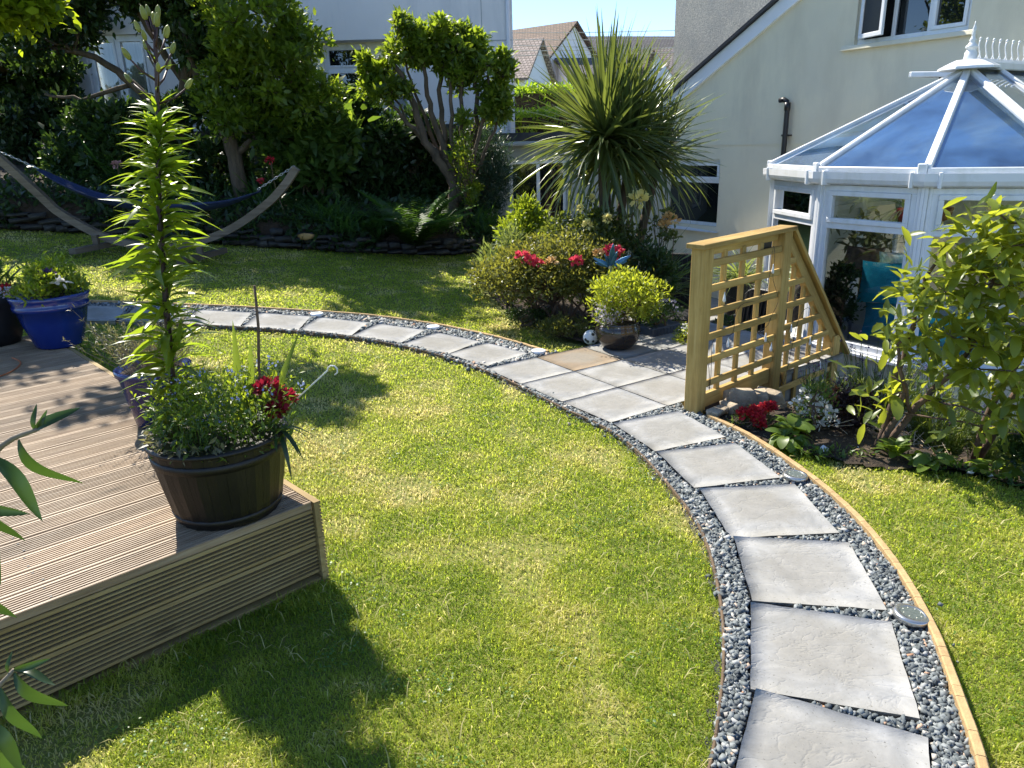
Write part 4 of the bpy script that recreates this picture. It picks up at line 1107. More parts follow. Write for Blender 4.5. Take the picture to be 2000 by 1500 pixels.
def build_inside():
    z0 = -.84
    # sofa against the right side
    c = Vector((4.05, 6.82, z0)); x = Vector((.42, .907, 0)); y = Vector((-.907, .42, 0))
    R = Matrix((x, y, (0, 0, 1))).transposed()
    s = thing('sofa', 'grey fabric sofa seen through the conservatory glass', 'sofa', c)
    def lb(p, d): q = c + R @ Vector((p[0], p[1], 0)); return (Vector((q.x, q.y, z0 + p[2])), d, R)
    MB().box(*lb((.0, 0, .22), (.8, 1.5, .30))).add('seat', MAT['sofa'], s, bev=.05)
    MB().box(*lb((.34, 0, .55), (.2, 1.5, .5))).add('backrest', MAT['sofa'], s, bev=.06)
    for k in (-1, 1): MB().box(*lb((.0, k * .8, .33), (.8, .16, .52))).add('armrest', MAT['sofa'], s, bev=.05)
    for i in (-1, 1):
        for k in (-1, 1): MB().box(*lb((i * .32, k * .66, .035), (.06, .06, .07))).add('leg', MAT['black'], s)
    def cushion(p, size, tilt, az, mat, label):
        n = 9; g = np.linspace(-1, 1, n); X, Y = np.meshgrid(g, g, indexing='ij')
        pin = 1 - .09 * (np.abs(X) ** 2) * (1 - np.abs(Y) ** 2 * .2); Hh = ((1 - X ** 4) * (1 - Y ** 4)) ** .6 * .30
        top = np.stack([X * (1 - .07 * (1 - Y ** 2)), Y * (1 - .07 * (1 - X ** 2)), Hh], -1).reshape(-1, 3); bot = top * np.array([1, 1, -1])
        i, j = np.meshgrid(np.arange(n - 1), np.arange(n - 1), indexing='ij'); a = (i * n + j).ravel()
        f1 = np.stack([a, a + n, a + n + 1, a + 1], 1)
        me = np_mesh('cushion', np.concatenate([top, bot]) * size / 2, [f1, f1[:, ::-1] + n * n], smooth=True)
        mw = Matrix.Translation(p) @ Matrix.Rotation(az, 4, 'Z') @ Matrix.Rotation(tilt, 4, 'X')
        tag(add('cushion', me, MAT[mat], None, mw), label, 'cushion', 'cushions on the sofa')
    cushion(Vector((3.60, 6.95, .20)), .42, 1.15, -.55, 'teal', 'teal cushion leaning upright on the sofa')
    cushion(Vector((3.78, 7.02, .30)), .38, 1.1, -.35, 'stripe', 'pale striped cushion behind the teal one')
    cushion(Vector((3.50, 7.22, .36)), .36, .9, -.7, 'brownfab', 'brown striped cushion at the far end of the sofa')
    cushion(Vector((3.62, 6.72, -.12)), .52, .45, -.5, 'teal', 'teal cushion lying low on the sofa seat')
    cushion(Vector((4.0, 6.45, -.20)), .55, .5, -.3, 'teal', 'teal cushion nearest the side window')
    # topiary bush in a pot and other house plants
    shrub('house_plant', 'dark leafy bush standing behind the front conservatory window', 'plant', (3.16, 6.93, .08), (.20, .20, .28), 2600, .045, 'l_dark', 22, .10, 5, T_OVAL, base=(3.18, 6.95, -.5), half=False)
    MB().lathe([(.12, 0), (.17, .3), (.18, .32), (.15, .32), (.14, .28)], 20, (3.18, 6.95, z0)).add('plant_pot', MAT['darkplastic'])['label'] = 'dark pot under the leafy bush in the conservatory'
    C.objects[-1]['category'] = 'pot'
    t = thing('spider_plant', 'spider plant hanging in the top of the conservatory window', 'plant', (3.72, 6.95, .78))
    n = 60; P = np.tile(np.array([[3.72, 6.95, .88]]), (n, 1)) + rng.normal(0, .02, (n, 3)); D = unit(n, .35)
    leaves_obj('foliage', MAT['l_lav'], t, P, D, .2 + .12 * rng.random(n), leaf_tpl(1, .06, 5, .9, .2, 'strap'), .3)
    MB().lathe([(.05, 0), (.08, .12), (.085, .13), (.06, .13)], 16, (3.72, 6.95, .77)).add('pot', MAT['terracotta'], t)
    mb = MB(); mb.tube([(3.72, 6.95, .9), (3.72, 6.95, 1.75)], .003, 4); mb.add('hanger', MAT['black'], t)
    t = thing('wicker_basket', 'red brown basket hanging inside the conservatory', 'basket', (4.0, 6.85, .78))
    MB().lathe([(.03, 0), (.08, .03), (.10, .12), (.09, .13), (.07, .05)], 16, (4.0, 6.85, .78)).add('bowl', MAT['terracotta'], t)
    MB().tube([(4.0, 6.85, .9), (4.0, 6.85, 1.75)], .003, 4).add('hanger', MAT['black'], t)
    for k, (p, l) in enumerate((((3.62, 7.45, .0), 'potted plant with pale leaves deep inside the conservatory'),)):
        t = thing('house_plant', l, 'plant', (p[0], p[1], z0)); n = 150
        P = np.array([p]) + rng.normal(0, .12, (n, 3)) + np.array([[0, 0, .55]]); leaves_obj('foliage', MAT['l_grey'], t, P, unit(n, .6), .10 + .08 * rng.random(n), T_SMALL)
        MB().tube([(p[0], p[1], z0 + .2), (p[0], p[1], .55)], .012, 6).add('stem', MAT['twig'], t)
        MB().lathe([(.12, 0), (.16, .25), (.13, .25)], 16, (p[0], p[1], z0)).add('pot', MAT['terracotta'], t)
build_inside()

def build_neighbours():
    Y = 14.5
    def pl(x, z, d): return Vector((x, Y + d, z))
    t = thing('neighbour_house', 'pale grey rendered house behind the trees with white windows', 'house', (-5, Y, 0))
    win2 = rect(-3.34, -2.52, 1.95, 3.40)
    wl = rect(-7.55, -6.45, 2.30, 3.62)
    # upper wall stands proud of the recessed strip below it
    outer = [(-14, -.5), (.195, -.5), (.195, 5.0), (-14, 5.0)]
    recess = rect(-4.6, -1.80, 1.90, 3.42)
    wall_poly(outer, [recess, wl], pl, .34).add('wall', MAT['nrender'], t)
    MB().prism([pl(.195, -.5, .001), pl(.195, 5, .001), pl(.195, 5, 7), pl(.195, -.5, 7)], (-.2, 0, 0)).add('side_wall', MAT['nrender'], t)
    def pl2(x, z, d): return Vector((x, Y + .34 + d, z))
    wall_poly(rect(-4.8, -1.6, 1.8, 3.5), [win2], pl2, .12).add('recess_wall', MAT['cream'], t)
    mb = MB()
    for k in range(16): z = 1.93 + k * .066; mb.box((-2.03, Y + .30, z), (.44, .05, .058))
    mb.add('louvre_panel', MAT['louvre'], t)
    w2 = window(t, pl2, -3.34, -2.52, 1.95, 3.40, .10, .06, [(-3.28, -2.58, 3.0, 3.34, True), (-3.28, -2.58, 2.01, 2.94, True)])
    mull(w2, pl2, -3.28, -2.58, 2.94, 3.0, .10, name='transom')
    MB().box((-2.95, Y - .02 + .25, 1.90), (1.1, .30, .05)).add('window_sill', MAT['white'], t)
    w1 = window(t, pl, -7.55, -6.45, 2.30, 3.62, .14, .07, [(-7.48, -7.03, 2.37, 3.55, True), (-6.97, -6.52, 2.37, 3.55, True)], glass='glass')
    mull(w1, pl, -7.03, -6.97, 2.37, 3.55, .14)
    MB().box((-7.0, Y + .42, 2.95), (1.2, .02, 1.5)).add('curtain', MAT['curtain'], t)
    MB().box((-7.0, Y - .03, 2.24), (1.3, .16, .09)).add('window_sill', MAT['white'], t)
    for h in (rect(-3.4, -2.4, 1.9, 3.45),):
        MB().box((-2.93, Y + 1.4, 2.7), (1.1, .9, 1.7)).add('room', MAT['void'], t)
    # drainpipe and movement joint at the corner
    MB().tube([(.11, Y - .05, .5), (.11, Y - .05, 2.3), (.115, Y - .05, 5)], .036, 10).add('drainpipe', MAT['nrender'], t, smooth=True)
    MB().box((-.36, Y - .003, 2.4), (.012, .008, 5)).add('movement_joint', MAT['louvre'], t)
    MB().box((-.09, Y - .003, 3.345), (.53, .008, .015)).add('movement_joint', MAT['louvre'], t)
    # flat roofed outbuilding
    Y2 = 12.5
    def p3(x, z, d): return Vector((x, Y2 + d, z))
    t = thing('flat_roof_outbuilding', 'low grey outbuilding with black flat roof behind the palm', 'outbuilding', (1.2, Y2, -.9))
    wall_poly([(-.35, -1.0), (2.75, -1.0), (2.75, 1.60), (-.35, 1.60)], [rect(.05, 1.0, .30, 1.30)], p3, .12).add('wall', MAT['outwall'], t)
    MB().box((-.345, Y2 + 1.7, .3), (.008, 3.4, 2.6)).add('side_wall', MAT['outwall'], t)
    MB().box((1.2, Y2 + 1.6, 1.665), (3.4, 3.7, .12)).add('roof', MAT['felt'], t)
    MB().box((1.2, Y2 - .23, 1.56), (3.4, .07, .07)).add('gutter', MAT['louvre'], t, bev=.02)
    w = window(t, p3, .05, 1.0, .30, 1.30, .10, .06, [(.11, .50, .36, 1.24, False), (.56, .94, .36, 1.24, False)]); mull(w, p3, .50, .56, .36, 1.24, .10)
    MB().box((.5, Y2 + .6, .8), (1.2, .9, 1.3)).add('room', MAT['void'], t)

def roof_uv(me, scale):
    uv = me.uv_layers.new(name='UVMap')
    for p in me.polygons:
        n = p.normal; a = Vector((-n.y, n.x, 0)); a = a.normalized() if a.length > 1e-3 else Vector((1, 0, 0)); b = n.cross(a)
        for li in p.loop_indices:
            c = me.vertices[me.loops[li].vertex_index].co; uv.data[li].uv = (c.dot(a) * scale, c.dot(b) * scale)

def gable_house(name, label, c, L, D, H, RH, rot, roofmat, wallmat='farwhite', over=.25, windows=(), uvs=1.):
    t = thing(name, label, 'house', c); R = Matrix.Translation(Vector(c)) @ Matrix.Rotation(math.radians(rot), 4, 'Z')
    mb = MB(); mb.prism([(-L / 2, -D / 2, -4), (-L / 2, D / 2, -4), (-L / 2, D / 2, H), (-L / 2, 0, H + RH), (-L / 2, -D / 2, H)], (L, 0, 0)); mb.add('wall', MAT[wallmat], t, R)
    th = .12
    rf = MB()
    for s in (-1, 1):
        e = Vector((0, s * (D / 2 + over), H - RH * over / (D / 2))); r = Vector((0, 0, H + RH))
        P = [Vector((-L / 2 - over, e.y, e.z + .02)), Vector((L / 2 + over, e.y, e.z + .02)), Vector((L / 2 + over, 0, r.z + .02)), Vector((-L / 2 - over, 0, r.z + .02))]
        if s > 0: P = P[::-1]
        rf.prism(P, (0, 0, th))
    me = rf.mesh('roof'); roof_uv(me, uvs * 1.8); add('roof', me, MAT[roofmat], t, R)
    for (x, y, z, w_, h_, face) in windows:
        wm = MB()
        if face == 'y': wm.box((x, -D / 2 - .02, z), (w_, .06, h_))
        else: wm.box((L / 2 + .02, y, z), (.06, w_, h_))
        f = wm.add('window', MAT['white'], t, R)
        wm = MB()
        if face == 'y': wm.box((x, -D / 2 - .05, z), (w_ - .12, .04, h_ - .12))
        else: wm.box((L / 2 + .05, y, z), (.04, w_ - .12, h_ - .12))
        wm.add('pane', MAT['darkglass'], f, R)
    return t
build_neighbours()
gable_house('distant_house', 'white house with brown tiled roof and tall gable against the sky', (1.3, 43, 0), 6.0, 5.6, 5.2, 2.05, -38, 'tilebrown', windows=((0, 0, 3.2, 1.0, 1.0, 'x'),))
gable_house('distant_house', 'white cottage with pinkish pantiled roof below the brown roofed house', (-.35, 36.5, 0), 4.2, 3.6, 4.3, 1.55, -22, 'tilepink', windows=((1.0, 0, 3.6, .55, 1.0, 'y'), (0, .1, 3.6, .8, 1.0, 'x')))
gable_house('distant_house', 'house with dark hipped roof rising behind the palm', (7.3, 47, 0), 7.5, 6.5, 5.2, 2.0, 12, 'tilegrey', windows=((-2.5, 0, 4.2, 1.0, 1.2, 'y'),))
gable_house('distant_house', 'small white house with grey roof between the palm and brown roof', (4.3, 40, 0), 3.0, 3.2, 4.6, .8, 14, 'tilegrey', windows=((-.4, 0, 4.0, .7, .9, 'y'),))
gable_house('distant_house', 'pink tiled roof peeping out beside the pebble dash wall', (9.4, 38, 0), 4.5, 4.0, 4.0, 1.5, 20, 'tilepink')

def build_wires():
    ends = [(.2, 5.62, 9.5, 5.55), (.2, 5.35, 9.5, 4.75), (.2, 5.48, 9.5, 5.25), (.2, 5.05, 9.5, 5.05), (.2, 4.92, 9.5, 4.9)]
    for k, (x0, z0, x1, z1) in enumerate(ends):
        pts = [Vector((x0 - 4 + (x1 - x0 + 8) * i / 12, 30 + k * .2, z0 + (z1 - z0) * i / 12 - .18 * math.sin(math.pi * i / 12))) for i in range(13)]
        o = MB().tube(pts, .011, 4).add('overhead_wire', MAT['louvre'])
        tag(o, ['topmost', 'second', 'third', 'fourth', 'lowest'][k] + ' of the overhead wires crossing the sky gap', 'wire', 'overhead wires')
build_wires()

# ================================================================== GARDEN OBJECTS
def build_trellis():
    T = Vector((.76, .65, 0)).normalized(); N = Vector((T.y, -T.x, 0))          # N faces the camera side
    P0 = Vector((1.10, 4.145, 0))
    t = thing('trellis_screen', 'pale timber lattice trellis with three posts and sloping end', 'trellis', P0)
    def at(s, z, d=0.): p = P0 + T * s + N * d; return Vector((p.x, p.y, z))
    RM = lambda s, z, d=0.: basis(T, -N, (0, 0, 1), at(s, z, d))
    def vpost(s, z0, z1, wd=.092, dp=.092, cut=None):
        # local X is the length so that the grain runs up the post
        L = z1 - z0; mb = MB()
        mb.box((L / 2, 0, 0), (L, wd, dp))
        return mb.add('post', MAT['trellis'], t, basis((0, 0, 1), T, N, at(s, z0)), bev=.005)
    vpost(0, -.25, .985); vpost(.86, -.45, 1.0)
    vpost(1.70, -.75, .16)
    def beam(name, s0, z0, s1, z1, wd, ht, d):
        a, b = at(s0, z0, d), at(s1, z1, d); x = (b - a).normalized(); y = -N; z = x.cross(y)
        L = (b - a).length
        return MB().box((L / 2, 0, 0), (L, wd, ht)).add(name, MAT['trellis'], t, basis(x, y, z, a), bev=.003)
    beam('cap', -.075, .998, .93, 1.012, .125, .028, 0)
    beam('cap', .915, 1.012, 1.90, -.02, .115, .026, 0)
    beam('top_rail', .915, .935, 1.72, .09, .05, .07, .0)
    beam('base_board', .05, .045, .81, .045, .035, .10, .0)
    beam('top_rail', .05, .955, .81, .965, .04, .045, -.02)
    # second panel's foot boards
    beam('base_board', .91, -.36, 1.65, -.36, .03, .09, .0)
    for k in range(6):
        z = .165 + k * .145
        beam('rail', .05, z, .81, z, .020, .042, .022)
    for k in range(3):
        s = .225 + k * .195
        a = at(s, .09, -.004); MB().box((.43, 0, 0), (.86, .042, .020)).add('slat', MAT['trellis'], t, basis((0, 0, 1), T, N, a), bev=.003)
    zt = lambda s: .92 - (s - .92) * 1.045
    for k in range(8):
        z = -.24 + k * .148
        s1 = min(1.65, .92 + (.90 - z) / 1.045 - .02)
        if s1 > .99: beam('rail', .91, z, s1, z, .020, .040, .022)
    for k in range(4):
        s = 1.05 + k * .155; top = zt(s); a = at(s, -.42, -.004); L = top + .42
        MB().box((L / 2, 0, 0), (L, .040, .020)).add('slat', MAT['trellis'], t, basis((0, 0, 1), T, N, a), bev=.003)
    MB().box((0, 0, 0), (.09, .02, .045)).add('bracket', MAT['black'], t, RM(.69, .925, -.01))
    # drop-shaped string lights hung on the lattice
    sl_ = thing('string_lights', 'string of small white drop lights wound through the trellis', 'string lights', at(.1, .9))
    key = [(.06, .30), (.10, .12), (.10, .42), (.30, .44), (.36, .60), (.62, .62), (.70, .92), (.72, .74), (.80, .55), (.70, .42), (.60, .38), (.78, .26), (.98, -.05), (1.06, .30), (1.20, .45), (1.32, .30), (1.30, .12), (1.45, .05), (1.55, -.10), (1.50, -.22)]
    pts = smoothcurve([(a, b) for a, b in key], 5)
    MB().tube([at(p[0], p[1], .036 + .006 * math.sin(i)) for i, p in enumerate(pts)], .0018, 4).add('wire', MAT['black'], sl_)
    for (s, z) in ((.10, .40), (.25, .41), (.70, .80), (.76, .28), (1.0, .36), (1.28, .22), (1.47, .0), (.68, .36), (.18, .70)):
        MB().lathe([(.002, .06), (.004, .045), (.0085, .02), (.0095, .008), (.006, 0), (.001, -.002)], 10, at(s, z - .05, .042)).add('bulb', MAT['bulb'], sl_, smooth=True)
build_trellis()

def build_lights():
    me_b = MB().lathe([(.050, -.01), (.0565, .004), (.0575, .016), (.054, .021), (.037, .0222), (.0365, .0212)], 36).mesh('body', True)
    me_g = MB().lathe([(.0362, .0205), (.0362, .0218)], 36).mesh('glass')
    me_b2 = me_b.copy(); me_g2 = me_g.copy()
    me_d = MB().lathe([(.0022, .0215), (.0022, .0235), (.0008, .0242)], 8).mesh('dot')
    labs = ['round steel solar light nearest the camera, on the path edge', 'round steel solar light beside the right lawn and bed', 'round white solar light beside the tan slab', 'round solar light halfway along the far path, second from the tan slab', 'round solar light farthest along the path, third from the tan slab']
    for k, (x, y) in enumerate(((1.325, 2.085), (1.345, 3.175), (.215, 5.50), (-.67, 6.19), (-1.72, 6.39))):
        z = h1(x, y) + .012
        t = thing('solar_light', labs[k], 'solar light', (x, y, z), 'solar lights along the path')
        mw = Matrix.Translation((x, y, z)) @ Matrix.Rotation(.09 if k == 0 else .03, 4, 'Y')
        b = add('body', me_b if k < 2 else me_b2, MAT['steel' if k < 2 else 'white'], t, mw); g = add('solar_panel', me_g if k < 2 else me_g2, MAT['solarglass' if k < 2 else 'solarpale'], t, mw)
        for j in range(8 if k < 3 else 0):
            a = j * math.pi / 4; add('led', me_d, MAT['leddot'], g, mw @ Matrix.Translation((.029 * math.cos(a), .029 * math.sin(a), 0)))
build_lights()

def build_hammock():
    Y = 8.35
    key = [(-6.0, 2.02), (-5.55, 1.62), (-5.16, 1.19), (-4.96, .97), (-4.56, .715), (-4.2, .60), (-3.84, .555), (-3.41, .635), (-3.05, .77), (-2.67, 1.0), (-2.45, 1.19), (-2.29, 1.38)]
    pts = smoothcurve([(a, b) for a, b in key], 6)
    t = thing('hammock_stand', 'curved weathered timber hammock stand on the far lawn', 'hammock stand', (-4, Y, .45))
    mb = MB(); k0 = None
    P = [Vector((p[0], Y, p[1])) for p in pts]
    prev = None
    for i, p in enumerate(P):
        d = (P[min(i + 1, len(P) - 1)] - P[max(i - 1, 0)]).normalized(); n = Vector((-d.z, 0, d.x)); k = len(mb.v)
        for a, b in ((-.036, -.04), (.036, -.04), (.036, .04), (-.036, .04)): mb.v.append(p + Vector((0, a, 0)) + n * b)
        if prev is not None:
            for q in range(4): mb.f.append([prev + q, prev + (q + 1) % 4, k + (q + 1) % 4, k + q])
        else: mb.f.append([k, k + 1, k + 2, k + 3])
        prev = k
    mb.f.append([prev + 3, prev + 2, prev + 1, prev]); mb.add('arc_beam', MAT['greywood'], t)
    for x, ry in ((-4.60, 8.35), (-3.46, 8.35)):
        L = .8; z = h1(x, ry) + .05
        MB().box((0, 0, 0), (L, .09, .06)).add('foot', MAT['greywood'], t, basis((-.25, -.97, -.03), (.97, -.25, 0), (0, 0, 1), (x, ry, z)), bev=.004)
        MB().bar((x, ry - .06, h1(x, ry) + .02), (x, ry - .06, h1(x, ry) + .18), .05, .06, (1, 0, 0)).add('bracket', MAT['greywood'], t)
    # hammock cloth, gathered to a narrow bundle at both ends
    h = thing('hammock', 'navy blue striped cloth hammock slung in the wooden stand', 'hammock', (-4, Y, .95))
    c = smoothcurve([(-5.10, 1.46), (-4.88, 1.30), (-4.55, 1.13), (-4.2, 1.02), (-3.9, .975), (-3.7, .96), (-3.4, .975), (-3.15, 1.01), (-2.95, 1.07), (-2.72, 1.165)], 6)
    n = len(c); m = 13; V = []
    for i, p in enumerate(c):
        s = i / (n - 1); wd = .04 + .15 * math.sin(math.pi * s) ** .8
        for j in range(m):
            u = j / (m - 1) * 2 - 1
            V.append((p[0], Y + u * wd, p[1] + .10 * (u * u) * math.sin(math.pi * s) + .006 * math.sin(j * 2.1 + i * .3) - .02))
    a = np.array([[i * m + j, (i + 1) * m + j, (i + 1) * m + j + 1, i * m + j + 1] for i in range(n - 1) for j in range(m - 1)])
    o = add('cloth', np_mesh('cloth', np.array(V), [a], smooth=True), MAT['navy'], h); so_ = o.modifiers.new('s', 'SOLIDIFY'); so_.thickness = .004
    for (x0, z0), (x1, z1), nn in (((-5.52, 1.66), (-5.10, 1.45), 12), ((-2.31, 1.40), (-2.74, 1.165), 13)):
        for k in range(nn):
            s0, s1 = k / nn, (k + 1.25) / nn
            a = Vector((x0 + (x1 - x0) * s0, Y, z0 + (z1 - z0) * s0)); b = Vector((x0 + (x1 - x0) * s1, Y, z0 + (z1 - z0) * s1)); ax = (b - a) / 2; mid = (a + b) / 2
            sd_ = Vector((0, 1, 0)) if k % 2 else Vector((ax.z, 0, -ax.x)).normalized()
            loop = [mid + ax * math.cos(q * math.pi / 4) + sd_ * (.010 * math.sin(q * math.pi / 4)) for q in range(9)]
            MB().tube(loop, .0035, 5, False).add('chain_link', MAT['chain'], h, smooth=True)
build_hammock()

def pot(name, label, prof, c, mat, soil_r, soil_z, n=40, cat='pot', group=None):
    t = thing(name, label, cat, c, group)
    MB().lathe(prof, n, c).add('body', MAT[mat], t, smooth=True)
    me = MB().lathe([(soil_r, soil_z - .02), (soil_r, soil_z), (soil_r * .5, soil_z + .012)], 24, c).mesh('soil'); add('soil', me, MAT['soil'], t)
    return t

def spray(name, mat, parent, c, n, L, wd, spread=.5, curve=.35, rad=.05, matd='l_strap', kind='strap', seg=6):
    """loose stems/straps rising from c, all in one mesh"""
    tpl = leaf_tpl(1, wd / L, seg, curve, .2, kind)
    P = np.array(c) + np.concatenate([rng.normal(0, rad, (n, 2)), np.zeros((n, 1))], 1)
    D = np.concatenate([rng.normal(0, spread, (n, 2)), np.ones((n, 1))], 1)
    return leaves_obj(name, MAT[mat], parent, P, D, L * (.6 + .5 * rng.random(n)), tpl, .5)

BC = Vector((-1.05, 2.42, DZ + .002))
def build_barrel():
    t = thing('barrel_planter', 'dark half barrel planter at the deck corner', 'planter', BC)
    # staves
    n = 22; prof = [(.178, 0), (.195, .06), (.212, .15), (.224, .23), (.232, .29)]
    for k in range(n):
        a0 = 2 * math.pi * k / n + .002; a1 = 2 * math.pi * (k + 1) / n - .002; am = (a0 + a1) / 2; mb = MB()
        for r, z in prof:
            for a, dr in ((a0, -.0015), (am, .0015), (a1, -.0015)): mb.v.append(BC + Vector(((r + dr) * math.cos(a), (r + dr) * math.sin(a), z)))
            for a in (a1, a0): mb.v.append(BC + Vector(((r - .014) * math.cos(a), (r - .014) * math.sin(a), z)))
        for i in range(len(prof) - 1):
            for j in range(5): mb.f.append([i * 5 + j, i * 5 + (j + 1) % 5, (i + 1) * 5 + (j + 1) % 5, (i + 1) * 5 + j])
        mb.f.append([4, 3, 2, 1, 0]); e = (len(prof) - 1) * 5; mb.f.append([e + j for j in range(5)])
        mb.add('stave', MAT['barrel'], t)
    for z0, z1, r0, r1 in ((.012, .040, .184, .191), (.225, .258, .2265, .2305)):
        MB().lathe([(r0 - .004, z0), (r0 + .0012, z0 + .002), (r1 + .0012, z1 - .002), (r1 - .004, z1)], 48, BC).add('hoop', MAT['barrel'], t, smooth=True)
    MB().lathe([(.216, .285), (.240, .288), (.242, .296), (.236, .304), (.218, .302)], 48, BC).add('rim', MAT['barrel'], t, smooth=True)
    add('soil', MB().lathe([(.215, .2), (.214, .262), (.1, .275)], 24, BC).mesh('soil'), MAT['soil'], t)
build_barrel()

def build_lily():
    base = Vector((-1.215, 2.46, .60)); top = Vector((-1.075, 2.50, 1.93))
    t = thing('giant_lily', 'tall budding lily with whorls of narrow leaves in the barrel', 'plant', base)
    ctrl = [base, base.lerp(top, .3) + Vector((-.012, 0, 0)), base.lerp(top, .6) + Vector((-.018, 0, 0)), base.lerp(top, .8) + Vector((-.006, 0, 0)), top]
    pts = smoothcurve([tuple(p) for p in ctrl], 6); m = len(pts)
    MB().tube(pts, [.0125 - .0065 * i / (m - 1) for i in range(m)], 10).add('stem', MAT['lilystem'], t, smooth=True)
    def stem_at(s): f = s * (m - 1); i = min(int(f), m - 2); return pts[i].lerp(pts[i + 1], f - i)
    tp = [leaf_mesh('lily_leaf', 1, .135 + .03 * (k % 3), 7, .22 + .09 * k, .35, 'lance', random.uniform(-1, 1)) for k in range(6)]
    for me in tp: me.materials.append(MAT['l_lily'])
    n = 285
    for k in range(n):
        s = min(.79, max(.01, .02 + .765 * (k / n) ** .92 + random.gauss(0, .008))); p = stem_at(s); a = k * 2.39996 + random.uniform(-.25, .25)
        el = random.gauss(.55, .22) if s < .62 else random.uniform(.6, 1.1)
        L = random.uniform(.13, .195) * (1.0 if s > .12 else .8) * (1 - .45 * max(0, (s - .5) / .28))
        d = Vector((math.cos(a) * math.cos(el), math.sin(a) * math.cos(el), math.sin(el)))
        add('leaf', tp[k % 6], None, t, mat_dir(p, d, s=L, roll=random.gauss(0, .35)))
    m2 = 190; ss = .02 + .72 * rng.random(m2); aa = rng.random(m2) * 6.283; ee = rng.normal(.5, .3, m2)
    leaves_obj('small_leaves', MAT['l_lily2'], t, np.array([tuple(stem_at(q)) for q in ss]), np.stack([np.cos(aa) * np.cos(ee), np.sin(aa) * np.cos(ee), np.sin(ee)], 1), (.08 + .10 * rng.random(m2)) * np.where(ss > .5, .75, 1), leaf_tpl(1, .15, 6, .45, .3), .5)
    bm = MB().lathe([(.10, 0), (.20, .12), (.235, .35), (.22, .62), (.15, .85), (.05, .98), (.01, 1.0)], 9).mesh('bud', True)
    for k in range(15):
        s = .80 + .195 * k / 14; p = stem_at(min(s, .999)); a = k * 2.399 + .5; el = .35 + .9 * (k / 14)
        d = Vector((math.cos(a) * math.cos(el), math.sin(a) * math.cos(el), math.sin(el))); L = .085 * (1 - .7 * k / 14) + .012
        e = p + d * L + Vector((0, 0, .014)); st = MB().tube([p, p + d * L * .6, e], [.004, .0035, .003], 6).add('flower_stalk', MAT['lilystem'], t, smooth=True)
        bd = (d + Vector((0, 0, .9))).normalized(); sz = random.uniform(.030, .044); M_ = mat_dir(e, bd, (.3, .2, .9), sz)
        add('bud', bm, MAT['bud'], st, M_ @ Matrix.Rotation(-math.pi / 2, 4, 'X'))
        if k < 10: add('leaf', tp[k % 3], None, t, mat_dir(p, (d + Vector((0, 0, .2))), s=random.uniform(.05, .08)))
build_lily()

